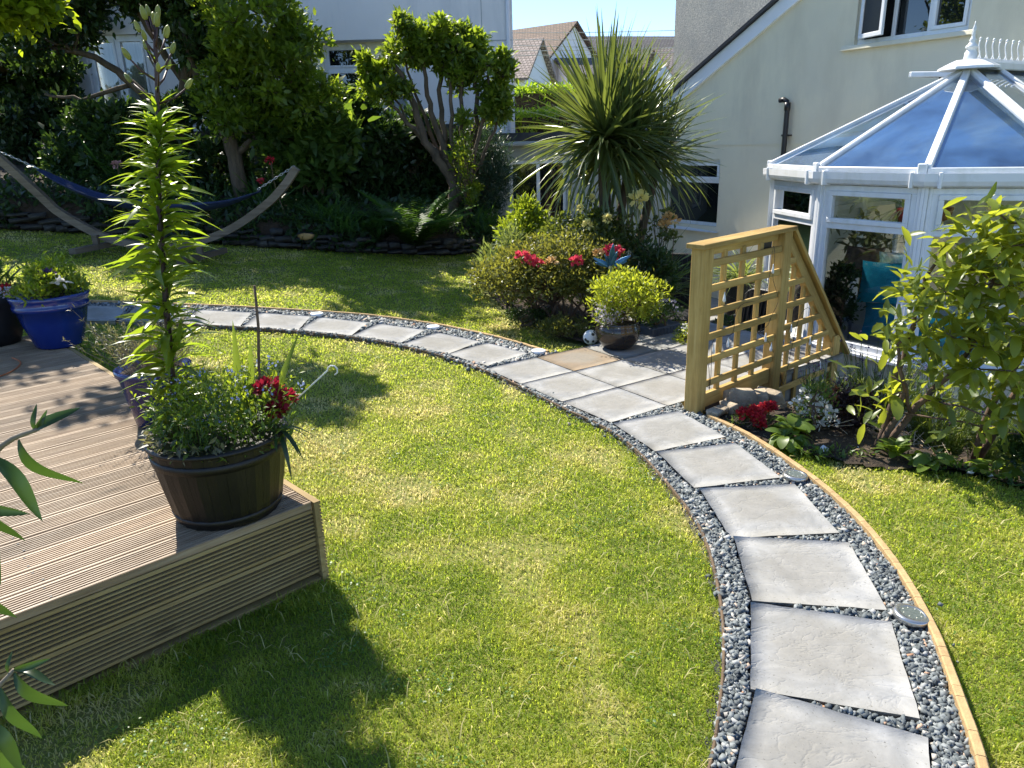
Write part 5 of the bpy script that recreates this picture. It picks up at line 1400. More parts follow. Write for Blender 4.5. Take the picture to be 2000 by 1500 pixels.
def build_barrel_plants():
    c = BC + Vector((0, 0, .27))
    t = thing('forget_me_nots', 'bushy blue forget-me-nots filling the barrel planter', 'plant', c)
    n = 1500; th = rng.random(n) * 6.283; r = .23 * np.sqrt(rng.random(n)) * 1.05
    P = np.stack([c.x + .025 + r * np.cos(th), c.y + r * np.sin(th) * .95, c.z + rng.random(n) ** 1.3 * .17], 1)
    leaves_obj('foliage', MAT['l_mid'], t, P, unit(n, .5), .016 + .026 * rng.random(n), T_SMALL, .7)
    n = 150; th = rng.random(n) * 6.283; r = .19 * np.sqrt(rng.random(n)); mb = MB(); tips = []
    for k in range(n):
        a = Vector((c.x + .03 + r[k] * math.cos(th[k]), c.y + r[k] * math.sin(th[k]), c.z)); e = a + Vector((random.gauss(0, .05) + (a.x - c.x) * .35, random.gauss(0, .05) + (a.y - c.y) * .3, random.uniform(.10, .27)))
        mb.tube(wobble(a, e, 3, .006), [.0016, .0014, .0012, .0009], 4, False); tips.append(e)
    mb.add('stems', MAT['l_strap'], t)
    tips = np.array([tuple(p) for p in tips]); k = 12
    P = np.repeat(tips, k, 0) + rng.normal(0, .010, (len(tips) * k, 3)); sel = rng.random(len(P)) < .8; P = P[sel]
    leaves_obj('stem_leaves', MAT['l_bright'], t, P - np.array([0, 0, .03]) + rng.normal(0, .012, P.shape), unit(len(P), .6), .012 + .016 * rng.random(len(P)), T_SMALL, .8)
    P = np.repeat(tips[::4], 7, 0) + rng.normal(0, .008, (len(tips[::4]) * 7, 3))
    leaves_obj('flowers', MAT['f_blue'], t, P, unit(len(P), .8), .007 + .004 * rng.random(len(P)), T_PETAL, .9)
    # trailing edge weeds
    P = np.array([c.x, c.y, c.z + .02]) + np.stack([.225 * np.cos(np.linspace(2.6, 5.2, 160)), .225 * np.sin(np.linspace(2.6, 5.2, 160)), rng.random(160) * .05], 1)
    leaves_obj('edge_leaves', MAT['l_grey'], t, P, unit(160, -.1), .02 + .03 * rng.random(160), T_SMALL, .8)
    # dark red sweet william
    q = Vector((-.845, 2.44, .76)); t = thing('sweet_william', 'dark red sweet william flowers at the right rim of the barrel', 'flower', (q.x, q.y, .60))
    for o, r_ in ((Vector((-.012, 0, .02)), .042), (Vector((.045, -.01, -.018)), .036), (Vector((.015, -.02, -.055)), .03)):
        bloom(t, 'flower_head', 'f_dark', q + o, r_, 120, .019)
    MB().tube([(-.88, 2.43, .60), (-.86, 2.44, .68), q], .003, 5).tube([(-.87, 2.42, .60), (-.82, 2.43, .68), q + Vector((.04, 0, -.02))], .003, 5).add('stems', MAT['l_strap'], t)
    sm = [leaf_mesh('strap', 1, .14, 6, .5 + .3 * k, .3, 'lance') for k in range(3)]
    for k, (a, el, L) in enumerate(((-.1, .35, .13), (-.5, .05, .14), (-.9, -.1, .15), (-1.3, .1, .12), (.3, .2, .13), (-.7, .45, .12))):
        add('leaf', sm[k % 3], MAT['l_bud'], t, mat_dir((-.84, 2.41, .64), (math.cos(a) * math.cos(el), math.sin(a) * math.cos(el), math.sin(el)), s=L))
    # cane, strap leaved plant, hook
    o = MB().tube([(-.905, 2.46, .56), (-.89, 2.46, .82), (-.868, 2.46, 1.00), (-.862, 2.46, 1.14)], [.0058, .0055, .005, .0045], 8).add('garden_cane', MAT['barkred'], smooth=True)
    tag(o, 'brown bamboo cane stuck in the barrel planter', 'cane')
    t = thing('gladiolus', 'upright sword shaped leaves rising behind the barrel flowers', 'plant', (-.95, 2.5, .6))
    for (x, y, dx, dz, L, dr, w_) in ((-.99, 2.52, .02, 1, .42, .03, .085), (-.955, 2.5, .10, 1, .36, .05, .09), (-.90, 2.47, .34, 1, .40, .42, .075), (-.90, 2.46, .55, .8, .25, .5, .10), (-.985, 2.46, -.1, 1, .25, .1, .1), (-.93, 2.52, .2, 1, .22, .2, .1)):
        me = leaf_mesh('sword', 1, w_, 9, dr, .25, 'strap'); add('leaf', me, MAT['l_strap'], t, mat_dir((x, y, .59), (dx, 0, dz), (0, -1, .2), L, random.uniform(-.4, .4)))
    t = thing('plant_stake', 'pale metal plant stake with a curled tip leaning over the lawn', 'plant stake', (-.90, 2.43, .6))
    a = Vector((-.90, 2.44, .62)); b = Vector((-.645, 2.45, .835)); pts = [a, b] + [b + Vector((.018 - .018 * math.cos(q) , 0, .018 * math.sin(q))) for q in (.6, 1.3, 2.0, 2.8, 3.6, 4.4)]
    MB().tube(pts, .0028, 6).add('rod', MAT['l_strap'] if False else MAT['pebblewhite'], t, smooth=True)
build_barrel_plants()

def build_pots():
    # big blue glazed pot
    c = Vector((-3.12, 4.92, DZ + .002))
    prof = [(r * .97, z * 1.12) for r, z in ((.138, 0), (.152, .012), (.200, .15), (.224, .235), (.238, .238), (.240, .262), (.232, .27), (.246, .30), (.252, .318), (.240, .325), (.222, .318), (.215, .27))]
    pot('blue_pot', 'large glossy cobalt blue glazed pot on the deck edge', prof, c, 'blueglaze', .208, .315)
    t = shrub('mixed_bedding_plants', 'yellow green bedding plants in the large blue pot', 'plant', (c.x, c.y, c.z + .40), (.24, .24, .20), 1500, .045, 'l_bright', 24, .07, 6, T_SMALL, base=(c.x, c.y, c.z + .28), half=True)
    bloom(t, 'flowers', 'f_mauve', (c.x - .2, c.y - .1, c.z + .38), .07, 40, .018); bloom(t, 'dark_flowers', 'f_purple', (c.x + .08, c.y - .1, c.z + .50), .05, 50, .02)
    spray('tall_leaves', 'l_bright', t, (c.x, c.y, c.z + .3), 26, .26, .014, .5, .5)
    bloom(t, 'white_flower', 'f_white', (c.x + .16, c.y - .1, c.z + .45), .035, 26, .03)
    # darker pot at the frame edge
    c2 = Vector((-3.62, 5.02, DZ + .002))
    pot('dark_pot', 'dark round pot partly out of frame left of the blue pot', [(.14, 0), (.2, .16), (.23, .30), (.245, .34), (.225, .34), (.21, .28)], c2, 'darkplastic', .21, .30)
    t = shrub('red_flowered_plant', 'strappy plant with small red flowers in the dark pot', 'plant', (c2.x, c2.y, c2.z + .42), (.20, .2, .16), 700, .05, 'l_mid', 14, .07, 5, T_SMALL, base=(c2.x, c2.y, c2.z + .3))
    spray('tall_leaves', 'l_mid', t, (c2.x + .05, c2.y, c2.z + .3), 22, .42, .022, .35, .55); bloom(t, 'flowers', 'f_red', (c2.x + .22, c2.y - .1, c2.z + .40), .04, 46, .022); bloom(t, 'flowers', 'f_red', (c2.x + .08, c2.y - .15, c2.z + .55), .02, 20, .02)
    # small navy pot behind the barrel with lavender
    c3 = Vector((-1.70, 3.33, DZ + .002))
    pot('navy_pot', 'smaller dark navy glazed pot between barrel and large blue pot', [(.10, 0), (.115, .01), (.14, .15), (.155, .25), (.168, .262), (.170, .285), (.155, .29), (.145, .25)], c3, 'blueglaze2', .146, .265)
    t = thing('lavender_plant', 'straggly grey lavender in the navy pot', 'plant', (c3.x, c3.y, c3.z + .26))
    mb = MB(); tips = []
    for k in range(170):
        a = random.uniform(0, 6.283); rr = random.uniform(0, .10); p = Vector((c3.x + rr * math.cos(a), c3.y + rr * math.sin(a), c3.z + .26)); L = random.uniform(.14, .34)
        e = p + Vector((math.cos(a) * L * random.uniform(.1, .8), math.sin(a) * L * random.uniform(.1, .7), L * random.uniform(.5, 1))); pth = wobble(p, e, 3, .012)
        mb.tube(pth, [.0018, .0015, .0012, .0008], 4, False); tips += [(q, (e - p).normalized()) for q in (pth[1].lerp(pth[2], random.random()), pth[2], pth[3], pth[2].lerp(pth[3], .5), pth[2].lerp(pth[3], .25), pth[3])]
    mb.add('stems', MAT['twiggrey'], t)
    P = np.repeat(np.array([tuple(q) for q, _ in tips]), 3, 0); D = np.repeat(np.array([tuple(d) for _, d in tips]), 3, 0)
    leaves_obj('foliage', MAT['l_grey'], t, P + rng.normal(0, .006, P.shape), D + unit(len(P)) * .8, .014 + .016 * rng.random(len(P)), T_THIN, .8)
    # orange cord lying on the deck
    o = MB().tube([Vector(p) + Vector((0, 0, DZ + .006)) for p in smoothcurve([(-3.25, 4.60, 0), (-3.1, 4.45, 0), (-3.05, 4.2, 0), (-3.2, 3.95, 0), (-3.5, 3.8, 0)], 8)], .004, 6).add('extension_lead', MAT['orangecord'], smooth=True)
    tag(o, 'thin orange cord lying on the deck boards', 'cord')
    # black bowl pot on the patio corner
    c4 = Vector((.845, 5.585, .018))
    pot('black_bowl_pot', 'round black glazed bowl pot on the patio corner', [(.10, 0), (.12, .012), (.165, .07), (.180, .13), (.172, .175), (.160, .195), (.168, .212), (.150, .212), (.145, .18)], c4, 'blackglaze', .146, .19)
    t = shrub('golden_shrub', 'bright yellow green shrub in the black bowl pot', 'shrub', (c4.x + .05, c4.y, c4.z + .40), (.29, .27, .22), 3800, .036, 'l_gold', 48, .085, 9, T_SMALL, base=(c4.x, c4.y, c4.z + .18), half=False, loose=.9)
    t2 = thing('mauve_bedding', 'pale mauve flowers spilling over the black bowl pot', 'flower', (c4.x - .1, c4.y - .08, c4.z + .2))
    n = 260; P = np.array([c4.x - .085, c4.y - .10, c4.z + .27]) + rng.normal(0, 1, (n, 3)) * np.array([.055, .04, .045]); leaves_obj('foliage', MAT['l_mid'], t2, P, unit(n, .3), .02 + .015 * rng.random(n), T_SMALL, .8)
    n = 240; P = np.array([c4.x - .09, c4.y - .12, c4.z + .285]) + rng.normal(0, 1, (n, 3)) * np.array([.06, .04, .05]); leaves_obj('flowers', MAT['f_mauve'], t2, P, unit(n, .4), .015 + .008 * rng.random(n), T_PETAL, .9)
    # grey planter and further pots down the steps
    c5 = Vector((1.27, 6.05, -.13)); t = thing('grey_trough', 'grey ribbed trough planter below the patio edge', 'planter', c5)
    tr = MB(); tr.prism([c5 + PV * a + PU * b for a, b in ((-.17, -.10), (.17, -.10), (.17, .10), (-.17, .10))][::-1][::-1], (0, 0, .21)); tr.add('body', MAT['greyplanter'], t, bev=.008)
    for k in range(9): MB().box(c5 + PV * (-.15 + k * .0375) - PU * .102 + Vector((0, 0, .10)), (.02, .008, .19), Matrix((PV, PU, (0, 0, 1))).transposed()).add('rib', MAT['greyplanter'], t)
    t = shrub('white_flowered_bedding', 'low bedding plants with small white flowers in the grey trough', 'plant', (c5.x, c5.y, c5.z + .28), (.20, .16, .12), 900, .035, 'l_mid', 16, .06, 5, T_SMALL, base=(c5.x, c5.y, c5.z + .2)); bloom(t, 'flowers', 'f_mauve', (c5.x + .05, c5.y - .06, c5.z + .37), .11, 70, .017)
    t = shrub('yellow_green_bedding', 'yellow green low plants between the trough and the trellis post', 'plant', (1.42, 5.75, .02), (.12, .12, .12), 500, .03, 'l_gold', 12, .05, 4, T_SMALL, base=(1.42, 5.75, -.12)); bloom(t, 'flowers', 'f_white', (1.44, 5.7, .10), .08, 40, .016)
    # white and black football
    c6 = Vector((.655, 5.80, h1(.655, 5.80) + .055)); n1 = 18; V = []; 
    m, n_, b = newmat('football'); v = n_.nodes.new('ShaderNodeTexVoronoi'); v.inputs['Scale'].default_value = 20; v.feature = 'F1'
    tc = n_.nodes.new('ShaderNodeTexCoord'); n_.links.new(tc.outputs['Object'], v.inputs['Vector']); n_.links.new(ramp(n_, v.outputs['Distance'], [(.26, (.03, .03, .03)), (.30, (.72, .72, .71))]), b.inputs['Base Color'])
    o = MB().lathe([(max(.0005, .062 * math.sin(math.pi * k / 14)), -.062 * math.cos(math.pi * k / 14)) for k in range(15)], 24).add('football', m, mw=Matrix.Translation(c6) @ Matrix.Rotation(.7, 4, 'X'), smooth=True)
    tag(o, 'small white and black ball beside the black bowl pot', 'ball')
build_pots()

def build_star():
    c = Vector((.825, 5.90, .60))
    t = thing('metal_flower_ornament', 'blue metal flower ornament with pointed petals on a stake', 'ornament', (c.x, c.y, h1(c.x, c.y)))
    for k, (a, L, el) in enumerate(((1.57, .21, 1.45), (2.75, .17, .45), (.35, .18, .50), (1.15, .15, .9), (-.3, .13, .3), (3.6, .13, .25), (4.7, .10, .5), (2.2, .13, .8))):
        me = leaf_mesh('petal', 1, .24, 6, -.15, .6, 'lance'); o = add('petal', me, MAT['bluemetal'], t, mat_dir(c, (math.cos(a) * math.cos(el) if k else .02, -.25 * math.sin(a) - .1, math.sin(el)), (0, -1, .4), L))
        sm = o.modifiers.new('s', 'SOLIDIFY'); sm.thickness = .03
    MB().tube([(c.x, c.y, h1(c.x, c.y) - .05), c], .006, 8).add('stake', MAT['bluemetal'], t); MB().lathe([(.004, -.02), (.02, -.01), (.022, .012), (.006, .022)], 12, c).add('hub', MAT['steel'], t)
build_star()

def chair(label, c, az):
    t = thing('rattan_chair', label, 'chair', c, 'black rattan chairs on the lower patio'); Rz = Matrix.Translation(Vector(c)) @ Matrix.Rotation(az, 4, 'Z')
    MB().box((0, 0, .40), (.58, .56, .07)).add('seat', MAT['rattan'], t, Rz, bev=.03)
    mb = MB(); P = []
    for i in range(11):
        u = i / 10 * 2 - 1; hh = .98 - .10 * u ** 4; P.append((u * .28, hh))
    mb.prism([(x, .25 + .05 * (1 - x * x * 12), .42) for x, _ in P[::-1]] + [(x, .34, h_) for x, h_ in P], (0, .035, 0)); mb.add('backrest', MAT['rattan'], t, Rz, bev=.01)
    for i in range(11):
        x = -.25 + i * .05; MB().bar((x, .245, .45), (x, .325, .93), .012, .012).add('cane_strip', MAT['black'], t, Rz)
    for s in (-1, 1):
        MB().bar((s * .30, -.26, .63), (s * .30, .30, .66), .06, .05).add('armrest', MAT['rattan'], t, Rz, bev=.015)
        for y in (-.25, .25): MB().bar((s * .27, y, 0), (s * .29, y, .62), .05, .05, (0, 1, 0)).add('leg', MAT['rattan'], t, Rz)
chair('black rattan armchair beyond the black bowl pot', (1.68, 7.45, -.56 + .0), math.radians(-20))
chair('black rattan armchair half hidden behind the trellis', (2.25, 7.0, -.858), math.radians(-60))

def build_rear_patio():
    c = Vector((2.0, 6.35, -.72)); 
    pot('cobalt_pot', 'cobalt blue pot glimpsed through the trellis lattice', [(.14, 0), (.19, .2), (.22, .42), (.235, .45), (.215, .45), (.2, .38)], c, 'blueglaze', .2, .40)
    shrub('potted_shrub', 'small dark shrub in the cobalt pot behind the trellis', 'shrub', (c.x, c.y, c.z + .58), (.2, .2, .18), 700, .045, 'l_dark', 14, .08, 4, base=(c.x, c.y, c.z + .41))
    t = thing('ornamental_grass', 'tuft of cream striped grass by the house wall', 'grass', (2.62, 8.2, -.86))
    MB().lathe([(.13, 0), (.17, .85), (.19, .88), (.16, .88)], 20, (2.62, 8.2, -.86)).add('tall_pot', MAT['darkplastic'], t)
    n = 150; P = np.array([[2.62, 8.2, .25]]) + rng.normal(0, .05, (n, 3)) * np.array([1, 1, .3]) - np.array([0, 0, .25]); leaves_obj('blades', MAT['l_lav'], t, P, np.concatenate([rng.normal(0, .7, (n, 2)), np.ones((n, 1))], 1), .35 + .3 * rng.random(n), leaf_tpl(1, .03, 6, .8, .2, 'strap'), .4)
build_rear_patio()

# ================================================================== PLANTING
def build_palm():
    base = Vector((.98, 7.35, h1(.98, 7.35)))
    t = thing('cordyline_palm', 'spiky cordyline palm with several heads in front of the house', 'palm', base)
    heads = [(Vector((.94, 7.28, 1.60)), 135, 1.05, 0), (Vector((1.20, 7.45, 1.50)), 105, 1.0, .22), (Vector((1.52, 7.55, 1.42)), 54, .72, .35)]
    for k, (h, n, sc, tilt) in enumerate(heads):
        a = base + Vector((k * .06, 0, 0)); pth = wobble(a, h - Vector((0, 0, .02)), 6, .015)
        MB().tube(pth, [.085, .075, .07, .066, .06, .055, .05] if k == 0 else [.06, .05, .048, .045, .042, .04, .035], 10).add('trunk', MAT['bark'], t, smooth=True)
    tp = [leaf_mesh('palm_leaf', 1, .038 + .008 * (k % 2), 8, dr, .55, 'strap') for k, dr in enumerate((.02, .05, .10, .18, .30, .45, .65, .85))]
    for me in tp: me.materials.append(MAT['l_palm'])
    for h, n, sc, tilt in heads:
        for k in range(n):
            s = (k + .5) / n; el = math.radians(85 - 125 * s ** 1.05 + random.uniform(-7, 7)); a = k * 2.39996 + random.uniform(-.2, .2)
            d = Vector((math.cos(a) * math.cos(el) + tilt * .35, math.sin(a) * math.cos(el), math.sin(el))).normalized()
            L = random.uniform(.86, 1.04) * sc * (1 if el > -.3 else .88)
            i = min(7, max(0, int((1 - (el + .75) / 2.2) * 6.0 + random.uniform(-.6, 1.0))))
            p = h + Vector((random.gauss(0, .012), random.gauss(0, .012), .05 - .16 * s)) + d * .02
            add('leaf', tp[i], None, t, mat_dir(p, d, s=L, roll=random.uniform(-.5, .5)))
    # finer leaves packed between the large ones
    for h, n, sc, tilt in heads:
        m = int(n * 1.5); el = np.radians(84 - 112 * rng.random(m) ** 1.05); a = rng.random(m) * 6.283
        D = np.stack([np.cos(a) * np.cos(el) + tilt * .35, np.sin(a) * np.cos(el), np.sin(el)], 1)
        for lo, hi, dr in ((.35, 2, .08), (-.3, .35, .3), (-2, -.3, .7)):
            k_ = (el > lo) & (el <= hi)
            if k_.sum(): leaves_obj('inner_leaves', MAT['l_palmin'], t, np.tile(np.array(h), (k_.sum(), 1)) + rng.normal(0, .02, (k_.sum(), 3)), D[k_], (.72 + .28 * rng.random(k_.sum())) * sc, leaf_tpl(1, .036, 6, dr, .5, 'strap'), .3)
build_palm()

def build_azalea():
    t = shrub('azalea_bush', 'broad azalea bush with red pink blossoms at the lawn edge', 'shrub', (.41, 6.56, .40), (.74, .50, .44), 22000, .034, 'l_azalea', 130, .15, 16, T_CARD, base=(.38, 6.55, h1(.38, 6.55)), half=True, stemr=.014, bark='barkred')
    for k, (x, y, z, r) in enumerate(((.12, 6.16, .665, .05), (.19, 6.14, .63, .045), (.25, 6.12, .61, .03), (.36, 6.14, .62, .03), (.55, 6.12, .625, .028), (.59, 6.13, .62, .028), (.86, 6.18, .69, .045), (.92, 6.20, .675, .05), (.75, 6.15, .68, .025), (.89, 6.15, .60, .02))):
        bloom(t, 'blossom', 'f_pink' if k not in (3, 8) else 'f_peach', (x, y, z), r, int(900 * r) + 8, .034)
    shrub('low_azalea', 'low spreading azalea at the foot of the bush beside the lawn', 'shrub', (.47, 6.02, .07), (.26, .16, .10), 1700, .03, 'l_azalea', 22, .07, 6, base=(.47, 6.02, h1(.47, 6.02)))
    shrub('low_azalea', 'dark low growth under the left side of the azalea bush', 'shrub', (.15, 6.45, .08), (.22, .2, .10), 1000, .03, 'l_dark', 16, .07, 5, base=(.15, 6.45, h1(.15, 6.45)))
    # roses and shrubs between azalea and palm
    t = shrub('rose_bush', 'tangled rose bush with pale yellow roses behind the azalea', 'shrub', (.78, 7.0, .62), (.55, .35, .42), 4200, .042, 'l_rose', 46, .12, 12, T_OVAL, base=(.8, 7.0, h1(.8, 7.0)), bark='barkred')
    for k, (x, y, z, r) in enumerate(((1.205, 6.80, 1.05, .068), (.90, 6.68, .905, .035), (.715, 6.66, .86, .035), (.78, 6.9, 1.07, .03), (.66, 6.75, 1.0, .025))):
        bloom(t, 'rose', 'f_yellow', (x, y, z), r, 60, r * .75, flat=.85)
    MB().tube(wobble((1.0, 7.0, .5), (1.205, 6.86, 1.0), 4, .02), .006, 5).add('cane', MAT['barkred'], t)
    t = shrub('peach_rose', 'thin rose with peach blooms in front of the kitchen window', 'shrub', (1.47, 6.85, .80), (.12, .12, .16), 260, .04, 'l_rose', 10, .06, 3, T_OVAL, base=(1.35, 6.8, h1(1.35, 6.8)), half=False)
    for p in ((1.47, 6.80, .89), (1.53, 6.80, .86), (1.44, 6.8, .82)): bloom(t, 'rose', 'f_peach', p, .04, 46, .032)
    shrub('leafy_shrub', 'fresh green leafy shrub left of the palm', 'shrub', (.22, 7.6, .62), (.30, .3, .42), 2600, .065, 'l_bright', 30, .12, 8, T_SMALL, base=(.22, 7.6, h1(.22, 7.6)))
    shrub('willow_leaved_shrub', 'pale narrow leaved shrub at the left end of the azalea', 'shrub', (-.02, 7.25, .48), (.22, .22, .34), 1700, .075, 'l_lav', 20, .11, 7, leaf_tpl(1, .2, 2, .2, .3), base=(-.02, 7.25, h1(-.02, 7.25)), up=.7)
    shrub('dark_shrub', 'dark green shrub between the azalea and the rattan chair', 'shrub', (1.28, 6.75, .32), (.28, .3, .42), 2600, .05, 'l_dark', 26, .11, 7, T_SMALL, base=(1.28, 6.75, h1(1.28, 6.75)))
    t = thing('strappy_clump', 'clump of arching dark strappy leaves under the palm', 'plant', (1.42, 7.0, h1(1.42, 7.0)))
    n = 130; P = np.array([[1.42, 7.0, .1]]) + rng.normal(0, .07, (n, 3)) * np.array([1, 1, .3]); leaves_obj('blades', MAT['l_mid'], t, P, np.concatenate([rng.normal(0, .55, (n, 2)), np.ones((n, 1))], 1), .45 + .3 * rng.random(n), leaf_tpl(1, .035, 6, .75, .2, 'strap'), .4)
build_azalea()

def build_right_bed():
    g = h1
    # rocks at the trellis foot
    for k, (x, y, s, l) in enumerate(((1.40, 4.22, .105, 'large tan rock at the foot of the trellis'), (1.53, 4.27, .085, 'grey rock next to the middle trellis post'), (1.62, 4.36, .10, 'pale upright rock against the middle trellis post'), (1.22, 4.06, .075, 'flat tan stone beside the front trellis post'), (1.30, 4.12, .06, 'small wedge stone behind the flat tan stone'))):
        g_ = np.random.default_rng(80 + k); V0 = np.array([(i, j, l) for i in (-1, 1) for j in (-1, 1) for l in (-1, 1)], float) * (1 + g_.normal(0, .22, (8, 3))); F0 = np.array([(0, 1, 3, 2), (4, 6, 7, 5), (0, 4, 5, 1), (2, 3, 7, 6), (0, 2, 6, 4), (1, 5, 7, 3)])
        V0 = V0 * np.array([s * .9, s * .5, s * (.6 if k != 3 else .25)])
        o = add('rock', np_mesh('rock', V0, [F0]), MAT['rock'], None, Matrix.Translation((x, y, g(x, y) + s * .35)) @ Matrix.Rotation(k * 1.3, 4, 'Z')); tag(o, l, 'rock', 'rocks at the trellis foot')
        bv = o.modifiers.new('b', 'BEVEL'); bv.width = .009; bv.segments = 2
    for k, (x, y, s, l) in enumerate(((1.615, 3.49, .026, 'small white stone on the bed edge by the white azalea'), (1.80, 3.50, .014, 'tiny white pebble on the soil of the bed'), (2.22, 3.22, .018, 'white pebble at the lawn edge under the rhododendron'), (2.30, 3.20, .015, 'second white pebble under the rhododendron'))):
        V0, F0 = rock_tpl(s, 95 + k); o = add('white_stone', np_mesh('rock', V0 * np.array([1.2, .9, .7]), [F0], smooth=True), MAT['pebblewhite'], None, Matrix.Translation((x, y, g(x, y) + s * .6))); tag(o, l, 'stone', 'white stones in the bed')
    # crimson dianthus
    t = shrub('crimson_dianthus', 'crimson flowers on a low clump by the path edging', 'flower', (1.36, 3.87, .045), (.11, .08, .06), 520, .03, 'l_mid', 12, .04, 4, leaf_tpl(1, .2, 2, .2, .3), base=(1.36, 3.87, g(1.36, 3.87)))
    for (x, y, z, r) in ((1.31, 3.86, .085, .034), (1.36, 3.84, .105, .034), (1.40, 3.86, .10, .032), (1.445, 3.88, .105, .034), (1.37, 3.82, .07, .028), (1.38, 3.80, .04, .022), (1.48, 3.92, .10, .025)):
        bloom(t, 'flower_head', 'f_red', (x, y, z), r, 90, .022)
    # hosta-like leaves
    hm = [leaf_mesh('hosta', 1, .55 + .05 * k, 7, .45, .22, 'oval', .8) for k in range(4)]
    def clump(name, label, c, n, L0, L1, el0=.15, el1=1.0, cat='plant', mat='l_hosta'):
        t = thing(name, label, cat, (c[0], c[1], g(c[0], c[1])))
        for k in range(n):
            a = k * 2.4 + random.uniform(-.3, .3); el = random.uniform(el0, el1); d = Vector((math.cos(a) * math.cos(el), math.sin(a) * math.cos(el), math.sin(el)))
            p = Vector((c[0], c[1], g(c[0], c[1]) + .015)) + Vector((d.x, d.y, 0)) * random.uniform(.01, c[2]) + Vector((0, 0, random.uniform(0, .05)))
            add('leaf', hm[k % 4], MAT[mat], t, mat_dir(p, d, s=random.uniform(L0, L1), roll=random.uniform(-.5, .5)))
    clump('broad_leaved_clump', 'light green broad leaves right of the crimson flowers', (1.53, 3.72, .06), 26, .07, .11)
    clump('broad_leaved_clump', 'light green broad leaves at the bed corner by the edging', (1.46, 3.60, .05), 22, .06, .10, .0, .7)
    clump('primula_clump', 'rounded green leaf clump on the lawn edge under the rhododendron', (1.93, 3.40, .06), 22, .06, .10, .1, 1.2)
    clump('primula_clump', 'mid green leaf clump sprawling on the lawn below the rhododendron', (2.06, 3.28, .08), 22, .06, .10, .0, .8)
    clump('primula_clump', 'low green leaves at the right end of the bed', (2.32, 3.20, .08), 18, .06, .09, .1, 1.1, mat='l_bud')
    # white azalea
    t = shrub('white_azalea', 'small azalea covered in white blossom by the trellis', 'shrub', (1.70, 3.82, .12), (.12, .10, .18), 620, .026, 'l_mid', 20, .05, 7, base=(1.68, 3.80, g(1.68, 3.8)), half=False, bark='barkred')
    for (x, y, z, r) in ((1.63, 3.83, .20, .04), (1.60, 3.85, .14, .035), (1.68, 3.80, .175, .038), (1.72, 3.78, .14, .04), (1.75, 3.78, .10, .045), (1.77, 3.77, .055, .035), (1.66, 3.80, .10, .03), (1.70, 3.78, .04, .025), (1.62, 3.82, .06, .03)):
        bloom(t, 'blossom', 'f_white', (x, y, z), r * 1.1, 34, .020)
    shrub('purple_leaved_shrub', 'dark purple leaved low shrub behind the white azalea', 'shrub', (1.93, 3.92, .06), (.20, .15, .14), 2600, .026, 'l_purple', 26, .06, 6, T_OVAL, base=(1.93, 3.92, g(1.93, 3.92)))
    # lavender behind
    for k, (x, y, r, l) in enumerate(((2.0, 4.45, .12, 'small lavender by the end trellis post'), (2.28, 4.30, .22, 'tall lavender clump in front of the conservatory wall'), (2.62, 4.15, .24, 'green lavender clump behind the rhododendron stems'), (2.95, 4.05, .24, 'lavender clump nearest the right frame edge'))):
        t = thing('lavender', l, 'lavender', (x, y, g(x, y)), 'lavender along the conservatory wall'); mb = MB(); LP, LD, FP = [], [], []
        for j in range(int(800 * r)):
            a = random.uniform(0, 6.283); rr = r * .4 * math.sqrt(random.random()); p = Vector((x + rr * math.cos(a), y + rr * math.sin(a), g(x, y))); L = random.uniform(.22, .46) * (.75 if k == 0 else 1.35)
            e = p + Vector((math.cos(a) * L * random.uniform(.05, .5), math.sin(a) * L * random.uniform(.05, .5), L)); pth = wobble(p, e, 3, .012); mb.tube(pth, [.0022, .002, .0016, .0012], 4, False)
            for q in range(16): s = random.random() * .75; LP.append(tuple(p.lerp(e, s))); LD.append(tuple((e - p).normalized()))
            if j % 3 == 0: FP += [tuple(e + Vector((random.gauss(0, .004), random.gauss(0, .004), random.uniform(-.012, .018)))) for _ in range(9)]
        mb.add('stems', MAT['l_strap'], t); LD = np.array(LD)
        leaves_obj('foliage', MAT['l_lav'], t, np.array(LP), LD + unit(len(LP)) * .6, .045 + .03 * rng.random(len(LP)), leaf_tpl(1, .12, 2, .3, .2), .7); leaves_obj('flower_spikes', MAT['f_purple'], t, np.array(FP), unit(len(FP), .8), .009 + .005 * rng.random(len(FP)), T_OVAL, .9)
    # dry stalks on the ground
    o = MB()
    for k in range(120): a = random.uniform(0, 3.14); x = 2.1 + random.gauss(0, .18); y = 3.95 + random.gauss(0, .12); p = Vector((x, y, g(x, y) + random.uniform(.01, .06))); o.tube([p, p + Vector((math.cos(a) * .13, math.sin(a) * .13, random.uniform(-.01, .05)))], .0018, 4, False)
    tag(o.add('dry_stalks', MAT['rock']), 'tangle of dry pale stalks on the bed behind the primulas', 'stalks', kind='stuff')
build_right_bed()
